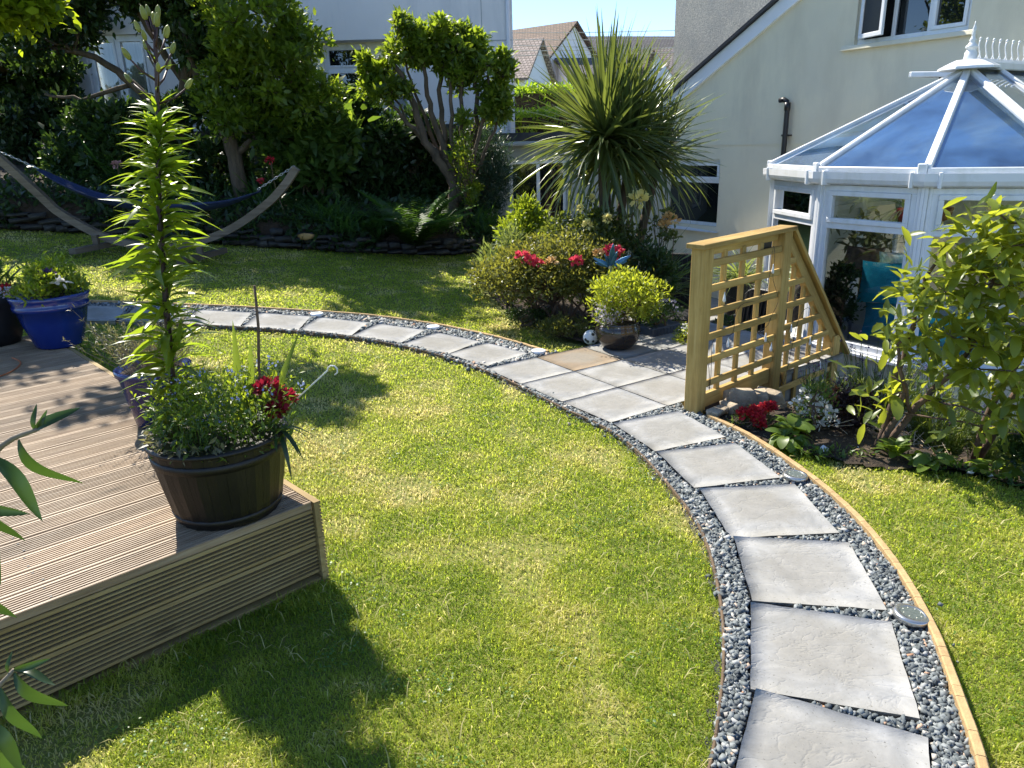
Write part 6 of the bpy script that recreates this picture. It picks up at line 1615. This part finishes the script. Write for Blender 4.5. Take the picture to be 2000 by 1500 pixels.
def build_litter():
    n = 2600; q = rng.uniform([1.15, 3.1], [3.2, 4.8], (n, 2)); poly = [(1.2, 4.0)] + [(x, y + .06) for x, y in BEDR] + [(3.4, 3.4), (3.0, 4.9), (1.9, 4.9)]; q = q[inpoly(q, poly)]; n = len(q)
    z = hz(q[:, 0], q[:, 1]) + .012 + .02 * rng.random(n)
    leaves_obj('leaf_litter', MAT['litter'], None, np.concatenate([q, z[:, None]], 1), unit(n) * np.array([1, 1, .35]), .010 + .022 * rng.random(n), T_SMALL, .6)
    tag(bpy.data.objects['leaf_litter'], 'dry leaf litter and bits on the bed soil', 'leaf litter', kind='stuff')
    n = 900; k_ = rng.random(n); q = np.stack([1.45 + 1.5 * k_, np.interp(1.45 + 1.5 * k_, [p[0] for p in BEDR[1:]], [p[1] for p in BEDR[1:]]) + .05 + rng.normal(0, .05, n)], 1); keep = vnoise(q[:, 0], q[:, 1], .15, 91) > .45; q = q[keep]; n = len(q)
    leaves_obj('edge_weeds', MAT['l_mid'], None, np.concatenate([q, (hz(q[:, 0], q[:, 1]) + .03 * rng.random(n))[:, None]], 1), unit(n, .6), .02 + .035 * rng.random(n), T_SMALL, .6)
    tag(bpy.data.objects['edge_weeds'], 'small leafy weeds along the lawn edge of the bed', 'weeds', kind='stuff')
MAT['litter'] = leafmat('litter', (.07, .045, .025), (.30, .22, .13), .15, .8, (.3, .2, .1))
build_litter()

def build_rhodo():
    b0 = Vector((1.98, 3.55, h1(1.98, 3.55)))
    t = thing('rhododendron', 'tall open rhododendron with big oval leaves at the right edge', 'shrub', b0)
    mains = [[(1.90, 3.52, -.03), (1.97, 3.46, .22), (1.93, 3.42, .42), (1.87, 3.40, .60)], [(1.94, 3.54, -.03), (2.04, 3.46, .25), (2.14, 3.40, .42), (2.22, 3.36, .62), (2.24, 3.34, .9)], [(1.92, 3.56, -.03), (2.0, 3.58, .3), (2.02, 3.6, .55), (2.06, 3.58, .8), (2.10, 3.55, 1.05)], [(2.36, 3.42, -.03), (2.38, 3.38, .3), (2.46, 3.36, .6), (2.42, 3.30, .95), (2.36, 3.30, 1.15)], [(2.40, 3.44, -.03), (2.5, 3.4, .35), (2.58, 3.4, .7), (2.6, 3.4, 1.1)], [(2.02, 3.46, .22), (1.93, 3.38, .40), (1.84, 3.36, .45)]]
    allp = []
    for k, mpts in enumerate(mains):
        pts = []
        for a, b in zip(mpts[:-1], mpts[1:]): pts += wobble(a, b, 3, .008)[:-1]
        pts.append(Vector(mpts[-1])); m = len(pts); MB().tube(pts, [(.016 - .010 * i / (m - 1)) * (1.15 if k < 5 else .6) for i in range(m)], 8).add('stem', MAT['barkred'], t, smooth=True); allp += pts[m // 3:]
    tp = [leaf_mesh('rhodo_leaf', 1, .37 + .03 * (k % 3), 6, .12 + .10 * k, .28, 'oval') for k in range(5)]
    for me in tp: me.materials.append(MAT['l_rhodo'])
    W = [(1.90, 3.36, .86), (1.86, 3.34, .80), (1.97, 3.34, .98), (1.83, 3.33, .66), (1.93, 3.30, .66), (2.02, 3.28, .80), (2.05, 3.30, 1.10), (2.10, 3.30, 1.22), (2.20, 3.28, 1.20), (2.27, 3.28, 1.10), (2.14, 3.25, .98), (2.24, 3.25, .90), (2.06, 3.25, .62), (2.15, 3.22, .74), (2.26, 3.2, .70), (2.32, 3.22, .98), (2.36, 3.24, 1.24), (2.42, 3.25, 1.16), (2.40, 3.18, .84), (2.10, 3.22, .52), (2.24, 3.18, .52), (2.34, 3.16, .62), (2.44, 3.16, .66), (2.22, 3.14, .30), (2.32, 3.14, .40), (2.42, 3.12, .42), (2.36, 3.12, .22), (1.84, 3.42, .34), (2.08, 3.38, .30), (2.5, 3.2, 1.0), (2.5, 3.2, 1.2), (2.0, 3.3, .9), (2.18, 3.25, 1.08)]
    br = MB(); cnt = 0
    for c in W:
        c = Vector(c) + Vector((.05 + (.08 if c[2] > .55 and c[0] < 2.1 else 0), 0, 0)); q = min(allp, key=lambda p: (p - c).length + max(0, p.z - c.z) * 2.5); br.tube(wobble(q, c, 4, .012), [.0055, .005, .0045, .004, .0035], 6)
        ax = ((c - q).normalized() + Vector((0, -.1, .9))).normalized(); nl = random.randint(7, 9)
        for k in range(nl):
            if cnt >= 296: break
            a = k * 2.399 + random.random(); el = random.uniform(-.25, .75); x = ax.cross(Vector((1, .2, 0))).normalized(); y = ax.cross(x)
            d = (x * math.cos(a) + y * math.sin(a)) * math.cos(el) + ax * math.sin(el); cnt += 1
            add('leaf', tp[random.randrange(5)], None, t, mat_dir(c - ax * random.uniform(0, .025), d, s=random.uniform(.09, .14), roll=random.uniform(-.4, .4)))
        if c.z > .6 and random.random() < .45:
            n = 16; P = np.tile(np.array(c + ax * .01), (n, 1)); leaves_obj('seed_head', MAT['l_grey'], t, P, np.array(ax) + unit(n) * .9, .03 + .01 * rng.random(n), T_THIN, .8)
    br.add('twigs', MAT['barkred'], t, smooth=True)['kind'] = 'stuff'
    # inner leaves that fill the crown
    n = 900; idx = rng.integers(0, len(W), n); P = np.array(W)[idx] + rng.normal(0, .07, (n, 3)) + np.array([.05, .12, -.05]); leaves_obj('inner_leaves', MAT['l_rhodoin'], t, P, unit(n, .2), .08 + .045 * rng.random(n), leaf_tpl(1, .32, 3, .2, .28, 'oval'), .6)
build_rhodo()
shrub('low_edge_shrub', 'dark low shrub at the right frame edge under the rhododendron', 'shrub', (2.52, 3.15, .08), (.2, .15, .14), 900, .035, 'l_dark', 14, .07, 4, T_OVAL, base=(2.52, 3.15, 0))

def build_foreground_sprigs():
    t = thing('foreground_shrub', 'dark green pointed leaves of a shrub at the left frame edge', 'shrub', (-.98, .82, h1(-.98, .82)))
    s1 = [(-.98, .82, 0), (-.92, .86, .6), (-.84, .92, 1.02), (-.735, .95, 1.175), (-.66, .95, 1.215)]
    s2 = [(-.98, .84, 0), (-.93, .88, .45), (-.86, .93, .72), (-.79, .95, .815)]
    for s in (s1, s2):
        pts = smoothcurve(s, 5); m = len(pts); MB().tube(pts, [.008 - .005 * i / (m - 1) for i in range(m)], 8).add('stem', MAT['l_bud'] if False else MAT['twiggrey'], t, smooth=True)
    tp = [leaf_mesh('bud_leaf', 1, .22 + .03 * (k % 2), 11, dr, .45, 'lance', 1.6) for k, dr in enumerate((.15, .35, .55))]
    for me in tp: me.materials.append(MAT['l_bud'])
    L = [((-.665, .95, 1.213), (.75, 0, .45), .075, 1, .3), ((-.665, .95, 1.212), (.1, .1, 1), .045, 0, 0), ((-.66, .95, 1.213), (.45, -.1, .7), .04, 0, .5), ((-.69, .95, 1.20), (.35, -.05, -.75), .125, 1, .5), ((-.74, .95, 1.178), (.62, -.1, -.75), .14, 0, -.3), ((-.78, .95, 1.13), (.45, -.1, -.85), .13, 0, .4), ((-.80, .94, 1.10), (.62, -.12, -.7), .15, 1, -.4), ((-.79, .95, 1.10), (1, -.1, -.15), .10, 0, .3), ((-.84, .93, 1.02), (.75, -.1, -.9), .16, 0, .3),
         ((-.79, .95, .815), (.8, -.1, .25), .07, 0, .4), ((-.79, .95, .813), (.9, -.2, -.05), .085, 0, -.3), ((-.79, .95, .81), (.55, -.2, -.75), .12, 1, .3), ((-.81, .94, .79), (.4, -.2, -.9), .13, 0, .2), ((-.80, .95, .81), (.2, .1, 1), .04, 0, 0), ((-.84, .93, .74), (.55, -.2, -.8), .13, 0, -.3), ((-.86, .93, .72), (.4, -.1, -1), .15, 1, .1)]
    for p, d, s, k, r in L: add('leaf', tp[k], None, t, mat_dir(p, d, (.1, -.6, .8), s * .86, r * 1.6))
build_foreground_sprigs()

def build_back():
    # raised bed behind a low dry stone wall
    line = [(x, y) for x, y in BACK]; V = []; cur = smoothcurve(line, 6)
    P = []
    for p in cur: P.append((p[0], p[1] + .10, h1(p[0], p[1]) - .05)); 
    rows = [(0.10, -.05), (.14, .30), (.8, .42), (2.0, .62), (3.2, .7), (6.5, .7)]
    V = [(p[0], p[1] + dy, h1(p[0], p[1]) * (1 if i < 3 else .9) + dz) for i, (dy, dz) in enumerate(rows) for p in cur]; n = len(cur)
    Fq = np.array([[r * n + i, r * n + i + 1, (r + 1) * n + i + 1, (r + 1) * n + i] for r in range(len(rows) - 1) for i in range(n - 1)])
    struct('bank', np_mesh('bank', np.array(V), [Fq], smooth=True), MAT['soil'])
    t = thing('dry_stone_wall', 'low dry stone wall edging the shady bed behind the far lawn', 'wall', (-3, 9.6, .4))
    meshes = []
    for k in range(8):
        g = np.random.default_rng(140 + k); V0 = np.array([(i, j, l) for i in (-1, 0, 1) for j in (-1, 1) for l in (-1, 1)], float) * (1 + g.normal(0, .13, (12, 3)))
        F0 = np.array([(0, 1, 3, 2), (8, 10, 11, 9)] + [q for m in (0, 4) for q in ((m, m + 4, m + 5, m + 1), (m + 2, m + 3, m + 7, m + 6), (m, m + 2, m + 6, m + 4), (m + 1, m + 5, m + 7, m + 3))])
        meshes.append(np_mesh('wall_stone', V0, [F0]))
    for me in meshes: me.materials.append(MAT['stone'])
    acc = 0; tot = 0
    for row in range(3):
        s = random.random() * .1
        i = 0
        L = [0]
        for a, b in zip(cur[:-1], cur[1:]): L.append(L[-1] + math.hypot(b[0] - a[0], b[1] - a[1]))
        while s < L[-1] - .1:
            w_ = random.uniform(.12, .30); c = s + w_ / 2; j = max(k for k in range(len(L)) if L[k] <= c); j = min(j, len(cur) - 2); f = (c - L[j]) / (L[j + 1] - L[j])
            x = cur[j][0] + (cur[j + 1][0] - cur[j][0]) * f; y = cur[j][1] + (cur[j + 1][1] - cur[j][1]) * f
            if x > -6.3 and tot < 290 and random.random() < (1, .95, .75, .45)[row]:
                az = math.atan2(cur[j + 1][1] - cur[j][1], cur[j + 1][0] - cur[j][0])
                add('stone', meshes[random.randrange(8)], None, t, Matrix.Translation((x, y + .03 + random.uniform(-.03, .02), h1(x, y) + .03 + row * .07 + random.uniform(-.01, .012))) @ Matrix.Rotation(az, 4, 'Z') @ Matrix.Rotation(random.gauss(0, .05), 4, 'Y') @ Matrix.Diagonal((w_ * .5, .09, random.uniform(.016, .042), 1))); tot += 1
            s += w_ + .008
    # old boundary wall in the gloom
    o = MB().box((-4.9, 12.9, .9), (9.4, .25, 2.0)).add('boundary_wall', MAT['darkstone']); tag(o, 'dark old boundary wall in the gloom behind the hedge plants', 'wall')
    o = MB().box((-6.9, 12.2, 1.55), (1.4, .3, .32)).add('block_wall', MAT['louvre'])
    tag(o, 'short pale block wall among the shrubs at far left', 'wall')
    # ivy on the neighbour's wall
    t = thing('ivy', 'ivy covering the neighbour wall left of the left window', 'ivy', (-8, 14.4, 1.2))
    n = 13000; x = rng.uniform(-10.6, -5.2, n); z = rng.uniform(1.2, 5, n); keep = (vnoise(x, z, .45, 77) > .30) & ((x < -6.4) | (z < 2.6)) & ~((x > -7.65) & (z > 2.3) & (z < 3.7)) & ~((x < -8.35) & (z > 2.95) & (z < 3.8) & (x > -9.6)); x = x[keep]; z = z[keep]; n = len(x)
    leaves_obj('foliage', MAT['l_ivy'], t, np.stack([x, 14.42 - rng.random(n) * .22, z], 1), np.stack([rng.normal(0, .6, n), -.5 - rng.random(n), rng.normal(-.5, .5, n)], 1), .07 + .06 * rng.random(n), card_tpl(.9), .5)
    mb = MB()
    for k in range(5): x0 = -9.3 + k * .28; mb.tube(wobble((x0, 14.47, 1.6), (x0 - .3, 14.47, 4.4), 8, .07), .012, 5)
    mb.add('stems', MAT['bark'], t)
    o = MB().box((-9.75, 14.2, 2.1), (1.9, .5, 1.15)).add('open_shed', MAT['void']); tag(o, 'dark open shed mouth at the far left under the ivy', 'shed')
build_back()

def cl(n, c, rad, shell=.5, zmin=None):
    d = unit(n); r = (shell + (1 - shell) * rng.random(n)); P = np.array(c) + d * r[:, None] * np.array(rad)
    if zmin is not None: P = P[P[:, 2] > zmin]
    return P

def build_trees():
    # centre: many stemmed, flat topped
    y = 10.8
    stems = [([(-.83, y, .45), (-.74, y, 1.02), (-.90, y - .05, 1.32), (-1.12, y - .1, 1.62), (-1.22, y - .1, 2.1), (-1.38, y - .1, 2.5), (-1.55, y - .1, 2.75)], .085, .025),
             ([(-.74, y, 1.02), (-.86, y, 1.45), (-.98, y, 1.9), (-1.06, y, 2.35), (-1.12, y, 2.8)], .06, .02), ([(-.90, y, 1.32), (-.84, y + .05, 1.75), (-.9, y + .1, 2.3), (-.80, y + .1, 2.85)], .05, .02),
             ([(-.60, y + .1, .45), (-.50, y + .1, 1.1), (-.45, y + .1, 1.6), (-.38, y + .1, 2.1), (-.36, y, 2.6)], .06, .02), ([(-.55, y + .05, .9), (-.62, y, 1.5), (-.58, y, 2.0), (-.60, y, 2.7)], .05, .018),
             ([(-.45, y + .1, 1.6), (-.28, y, 1.9), (-.12, y, 2.2), (-.06, y, 2.5)], .035, .012), ([(-1.12, y - .1, 1.62), (-1.4, y - .1, 1.95), (-1.62, y - .1, 2.3)], .035, .015), ([(-.50, y + .1, 1.1), (-.25, y, 1.55), (-.08, y, 1.95), (-.02, y, 2.2)], .03, .012)]
    stems += [([(-.70, y + .05, .9), (-1.0, y + .1, 1.6), (-1.25, y + .15, 2.3), (-1.35, y + .1, 2.8)], .035, .012), ([(-.66, y, .8), (-.74, y - .1, 1.6), (-.72, y - .1, 2.3), (-.66, y - .1, 2.9)], .04, .014), ([(-.56, y, .8), (-.42, y - .05, 1.5), (-.22, y - .05, 2.2), (-.18, y, 2.6)], .035, .012), ([(-.9, y, 1.3), (-1.25, y, 1.75), (-1.7, y, 2.45)], .028, .010)]
    top = np.concatenate([cl(44, (-1.0, y, 2.86), (.82, .5, .36), .25), cl(24, (-.5, y, 2.66), (.48, .4, .42), .25), cl(14, (-1.62, y - .1, 2.5), (.32, .3, .42), .2), cl(18, (-.08, y, 2.2), (.20, .2, .55), .2), np.array([(-1.30, y - .2, 2.28), (-1.85, y - .1, 2.35), (-.55, y - .1, 1.9), (-.62, y - .1, 1.35), (-.5, y, .95)])])
    tree('multi_stem_tree', 'flat topped tree on many bare stems in front of the grey wall', 'tree', stems, top, np.full(len(top), .155), 15000, .085, 'l_tree', group='garden trees', twig=.010)
    # left of it
    y = 10.6
    stems = [([(-3.72, y, .6), (-3.74, y, 1.5), (-3.85, y, 2.0), (-3.62, y, 2.6), (-3.42, y, 3.2), (-3.3, y, 3.8)], .12, .04), ([(-3.85, y, 2.0), (-4.1, y, 2.5), (-4.2, y, 3.2)], .07, .03), ([(-3.62, y, 2.6), (-3.0, y, 3.0), (-2.6, y, 3.2)], .05, .02), ([(-3.74, y, 1.5), (-3.2, y, 1.9), (-2.8, y, 2.3)], .05, .02)]
    cc = np.concatenate([cl(30, (-3.1, y - .2, 3.2), (.85, .6, .85), .45), cl(22, (-2.95, y - .3, 2.4), (.8, .5, .55), .4), cl(10, (-3.7, y - .3, 2.2), (.5, .4, .6), .4), cl(26, (-3.3, y, 4.3), (1.2, .9, .7), .3)])
    tree('garden_tree', 'dense leafy tree with pale tips right of the lily top', 'tree', stems, cc, np.full(len(cc), .25), 16000, .095, 'l_tree', group='garden trees', twig=.012)
    stems = [([(-4.75, 11.2, .7), (-4.70, 11.2, 1.8), (-4.5, 11.2, 2.5), (-4.30, 11.2, 3.2), (-4.2, 11.2, 4.2)], .13, .05), ([(-4.70, 11.2, 1.8), (-5.2, 11.1, 2.5), (-5.6, 11, 2.85), (-6.2, 11, 3.0)], .07, .03), ([(-4.5, 11.2, 2.5), (-4.9, 11.2, 3.2), (-5.2, 11.2, 4)], .06, .03), ([(-5.2, 11.1, 2.5), (-5.9, 11, 2.3), (-6.4, 11, 2.4)], .035, .015)]
    cc = np.concatenate([cl(36, (-4.9, 11.2, 4.0), (1.5, .9, .8), .3), cl(12, (-4.15, 11, 3.0), (.4, .5, .8), .3), cl(10, (-5.9, 11, 3.3), (.9, .6, .5), .3), cl(8, (-5.0, 10.9, 2.0), (.6, .5, .4), .3)])
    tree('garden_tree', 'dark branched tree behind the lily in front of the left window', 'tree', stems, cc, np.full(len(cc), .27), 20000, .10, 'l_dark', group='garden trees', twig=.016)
    stems = [([(-7.9, 12.9, .8), (-7.7, 12.7, 2.6), (-7.0, 11.9, 3.6), (-6.3, 11.2, 4.4)], .12, .04), ([(-7.7, 12.7, 2.6), (-7.4, 11.2, 3.2), (-7.8, 11.2, 4.2)], .07, .03), ([(-7.0, 11.9, 3.6), (-6.0, 11.2, 4.0), (-5.6, 11.1, 4.6)], .06, .025)]
    cc = np.concatenate([cl(34, (-6.7, 11.2, 4.3), (1.3, .9, .8), .3), cl(10, (-7.6, 11.1, 3.4), (.6, .5, .5), .3), cl(10, (-5.9, 11.0, 4.9), (.9, .7, .4), .3)])
    tree('garden_tree', 'tall dark tree filling the far top left behind the canopy branches', 'tree', stems, cc, np.full(len(cc), .30), 17000, .11, 'l_dark', group='garden trees', twig=.014)
    # near tree reaching in at the top left
    stems = [([(-7.0, 8.6, .7), (-6.9, 8.5, 2.0), (-6.4, 8.3, 2.75), (-5.6, 8.1, 3.0), (-5.0, 8.0, 3.05)], .12, .03), ([(-6.9, 8.5, 2.0), (-6.5, 8.1, 3.4), (-5.8, 7.8, 4.3), (-4.6, 7.7, 4.6), (-3.8, 7.6, 4.4)], .09, .02), ([(-6.4, 8.3, 2.75), (-5.6, 8.6, 3.6), (-4.9, 8.9, 4.3)], .06, .02), ([(-5.6, 8.1, 3.0), (-5.15, 8.05, 3.35), (-4.9, 8, 3.7)], .03, .012)]
    cc = np.concatenate([cl(26, (-5.7, 8.05, 3.75), (1.15, .9, .55), .3, 3.2), cl(36, (-5.15, 7.9, 3.02), (.78, .5, .20), .2), cl(15, (-5.2, 7.6, 4.5), (1.4, 1.2, .5), .3), cl(12, (-3.7, 7.6, 4.3), (.55, .45, .3), .2)])
    tree('overhanging_tree', 'sunlit light green branches hanging in at the top left corner', 'tree', stems, cc, np.full(len(cc), .26), 15000, .095, 'l_canopy', group='garden trees', tpl=card_tpl(.6), twig=.012)
    # shrubs of the back border, dark in the shade
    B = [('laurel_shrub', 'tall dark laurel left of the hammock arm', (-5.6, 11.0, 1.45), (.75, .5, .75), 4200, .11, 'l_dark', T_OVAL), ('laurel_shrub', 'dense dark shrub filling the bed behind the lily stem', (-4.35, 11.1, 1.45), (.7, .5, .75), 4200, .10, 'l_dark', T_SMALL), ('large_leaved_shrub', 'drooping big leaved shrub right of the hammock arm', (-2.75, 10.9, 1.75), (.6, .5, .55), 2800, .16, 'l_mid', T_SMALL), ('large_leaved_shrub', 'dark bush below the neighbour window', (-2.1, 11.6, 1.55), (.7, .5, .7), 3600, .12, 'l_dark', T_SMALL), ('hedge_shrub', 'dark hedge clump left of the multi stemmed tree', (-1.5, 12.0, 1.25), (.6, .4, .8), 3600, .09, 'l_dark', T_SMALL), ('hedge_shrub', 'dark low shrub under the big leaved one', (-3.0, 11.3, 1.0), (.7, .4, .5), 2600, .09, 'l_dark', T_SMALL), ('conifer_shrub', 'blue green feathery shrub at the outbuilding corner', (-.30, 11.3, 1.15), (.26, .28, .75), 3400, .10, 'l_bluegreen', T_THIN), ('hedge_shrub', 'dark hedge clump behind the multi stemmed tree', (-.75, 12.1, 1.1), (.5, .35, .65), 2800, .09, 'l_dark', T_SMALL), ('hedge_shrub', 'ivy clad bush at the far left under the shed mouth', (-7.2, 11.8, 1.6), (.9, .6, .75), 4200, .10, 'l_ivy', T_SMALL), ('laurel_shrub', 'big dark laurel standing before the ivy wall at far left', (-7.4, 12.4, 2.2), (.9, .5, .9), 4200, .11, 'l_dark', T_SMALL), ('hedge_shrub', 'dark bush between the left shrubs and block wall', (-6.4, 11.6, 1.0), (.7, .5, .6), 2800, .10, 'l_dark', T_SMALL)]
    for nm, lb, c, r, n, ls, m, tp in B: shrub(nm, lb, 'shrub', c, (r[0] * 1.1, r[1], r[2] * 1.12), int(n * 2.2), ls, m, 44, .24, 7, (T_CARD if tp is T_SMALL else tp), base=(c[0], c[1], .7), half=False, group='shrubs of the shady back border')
    # fresh suckers on the stems of the centre tree
    shrub('sucker_growth', 'light green sucker shoots climbing the tree stems', 'shrub', (-.58, 10.6, 1.2), (.14, .14, .6), 700, .06, 'l_tree', 18, .10, 4, base=(-.58, 10.65, .45), half=False)
build_trees()

def fern(label, c, n, L, mat='l_fern'):
    t = thing('fern', label, 'fern', c, 'ferns in the back border')
    for k in range(n):
        a = k * 2.399 + random.uniform(-.2, .2); el = random.uniform(.7, 1.35); d = Vector((math.cos(a) * math.cos(el), math.sin(a) * math.cos(el), math.sin(el))); Lk = L * random.uniform(.7, 1.1)
        P, D, Z = [], [], []; N_ = 26
        for i in range(N_):
            s = (i + 1) / N_; p = Vector(c) + d * Lk * s + Vector((math.cos(a), math.sin(a), 0)) * .25 * Lk * s * s - Vector((0, 0, .22 * Lk * s * s)); sd_ = d.cross(Vector((0, 0, 1))).normalized()
            for sg in (-1, 1): P.append(tuple(p)); D.append(tuple(sd_ * sg + d * .45)); Z.append(.21 * Lk * math.sin(math.pi * (.12 + .86 * s)) ** .8 * 1.3)
        leaves_obj('frond', MAT[mat], t, np.array(P), np.array(D), np.array(Z), leaf_tpl(1, .3, 2, .15, .2), .15, np.full(len(P), random.random()))
def build_border_plants():
    b = lambda x, y: h1(x, y)
    fern('large green fern on the low wall in front of the tree', (-1.25, 9.85, .28), 20, 1.05); fern('smaller fern at the left of the large one', (-1.75, 9.9, .34), 12, .7)
    fern('fern behind the hammock end', (-2.75, 10.3, .55), 9, .7); fern('dim fern behind the hammock cloth', (-4.6, 10.3, .8), 9, .7); fern('fern far left behind the stand', (-5.6, 10.1, .85), 9, .6)
    for k, (x, y, n, L, l) in enumerate(((-2.35, 9.85, 130, .55, 'grassy green tuft spilling over the low wall'), (-3.3, 10.3, 110, .7, 'tall grassy clump behind the right hammock arm'), (-5.2, 10.6, 120, .95, 'iris like tall leaves behind the lily'), (-.35, 10.55, 90, .55, 'strappy tuft at the foot of the outbuilding wall'), (-1.0, 10.15, 60, .4, 'low strappy tuft under the tree'), (-2.05, 9.6, 90, .4, 'grassy tuft growing at the foot of the low wall'), (-4.1, 9.75, 80, .45, 'green tuft behind the middle of the hammock'), (-1.65, 9.7, 60, .32, 'short tuft at the wall foot left of the fern'))):
        t = thing('grass_clump', l, 'plant', (x, y, b(x, y) + .3), 'grassy clumps in the back border'); P = np.array([[x, y, b(x, y) + .28]]) + rng.normal(0, .10, (n, 3)) * np.array([1, 1, .2])
        leaves_obj('blades', MAT['l_fern'], t, P, np.concatenate([rng.normal(0, .5, (n, 2)), np.ones((n, 1))], 1), L * (.6 + .5 * rng.random(n)), leaf_tpl(1, .035, 5, .6, .2, 'strap'), .4)
    # low ground cover over the bank
    n = 7500; x = rng.uniform(-6.5, -.1, n); yb = np.interp(x, [p[0] for p in BACK], [p[1] for p in BACK]); dy = np.where(rng.random(n) < .35, rng.uniform(-.12, .12, n), rng.random(n) ** 1.5 * 2.2 + .1)
    gap = (vnoise(x, dy * 0, .5, 41) < .5) & (dy < .1); x, yb, dy = x[~gap], yb[~gap], dy[~gap]; n = len(x)
    z = hz(x, yb) + np.where(dy < .1, rng.random(n) * .30, np.interp(dy, [.1, .14, .8, 2.0, 3.2], [.25, .30, .42, .62, .7]) + rng.random(n) * .12)
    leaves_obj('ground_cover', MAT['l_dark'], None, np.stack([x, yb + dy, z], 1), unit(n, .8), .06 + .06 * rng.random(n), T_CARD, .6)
    tag(C.objects[-1] if False else bpy.data.objects['ground_cover'], 'low leafy ground cover over the shady back border', 'ground cover', kind='stuff')
    t = thing('pink_flowers', 'pale pink flower heads above the hammock at far left', 'flower', (-5.0, 9.9, .9))
    for p in ((-4.92, 9.7, 1.45), (-4.45, 9.6, 1.27)): bloom(t, 'flower_head', 'f_mauve' if False else 'f_pinkpale', p, .055, 60, .03); MB().tube(wobble((p[0] - .05, p[1] + .1, .8), p, 3, .02), .005, 5).add('stalk', MAT['twig'], t)
    t = thing('garden_rose', 'single small red rose by the hammock chain', 'flower', (-2.9, 9.9, .7)); bloom(t, 'rose', 'f_red', (-2.95, 9.6, 1.45), .05, 50, .03); bloom(t, 'rose', 'f_red', (-3.1, 9.6, 1.2), .03, 30, .03); MB().tube(wobble((-2.9, 9.8, .6), (-2.95, 9.62, 1.42), 4, .02), .006, 5).add('stem', MAT['twig'], t)
    V0, F0 = rock_tpl(.085, 201); o = add('orange_stone', np_mesh('rock', V0 * np.array([1.3, .8, .55]), [F0], smooth=True), MAT['orangestone'], None, Matrix.Translation((-2.60, 9.55, b(-2.6, 9.55) + .16))); tag(o, 'pale orange stone on the low wall', 'stone')
MAT['f_pinkpale'] = leafmat('f_pinkpale', (.45, .22, .22), (.62, .38, .36), .35, .6, (.6, .35, .33))
build_border_plants()

def build_far_hedges():
    def hedge(label, c, size, n, ls, mat):
        t = thing('clipped_hedge', label, 'hedge', (c[0], c[1], c[2] - size[2] / 2)); P = rng.uniform(-.5, .5, (n, 3)); ax = rng.integers(0, 3, n); sg = np.sign(rng.random(n) - .5) * .5
        ax = np.where(ax == 0, 2, ax); P[np.arange(n), ax] = sg * (1 + rng.normal(0, .05, n)); P = P * np.array(size) + np.array(c) + rng.normal(0, .06, (n, 3))
        leaves_obj('foliage', MAT[mat], t, P, unit(n, .6), ls * (.6 + .8 * rng.random(n)), T_SMALL, .8); MB().box(c, (size[0] * .94, size[1] * .9, size[2] * .92)).add('inner_twigs', MAT['soil'], t)
    hedge('clipped green hedge in front of the white cottage', (1.6, 25, 2.3), (4.0, .8, 1.6), 4500, .18, 'l_hedge'); hedge('rounded green hedge above the black flat roof', (1.1, 18, 1.65), (3.0, 1.2, 1.0), 5000, .13, 'l_hedge')
    o = MB().box((1.2, 21, 1.9), (3.6, .1, 1.0)).add('wooden_fence', MAT['louvre']); tag(o, 'grey fence between the two far hedges', 'fence')
build_far_hedges()
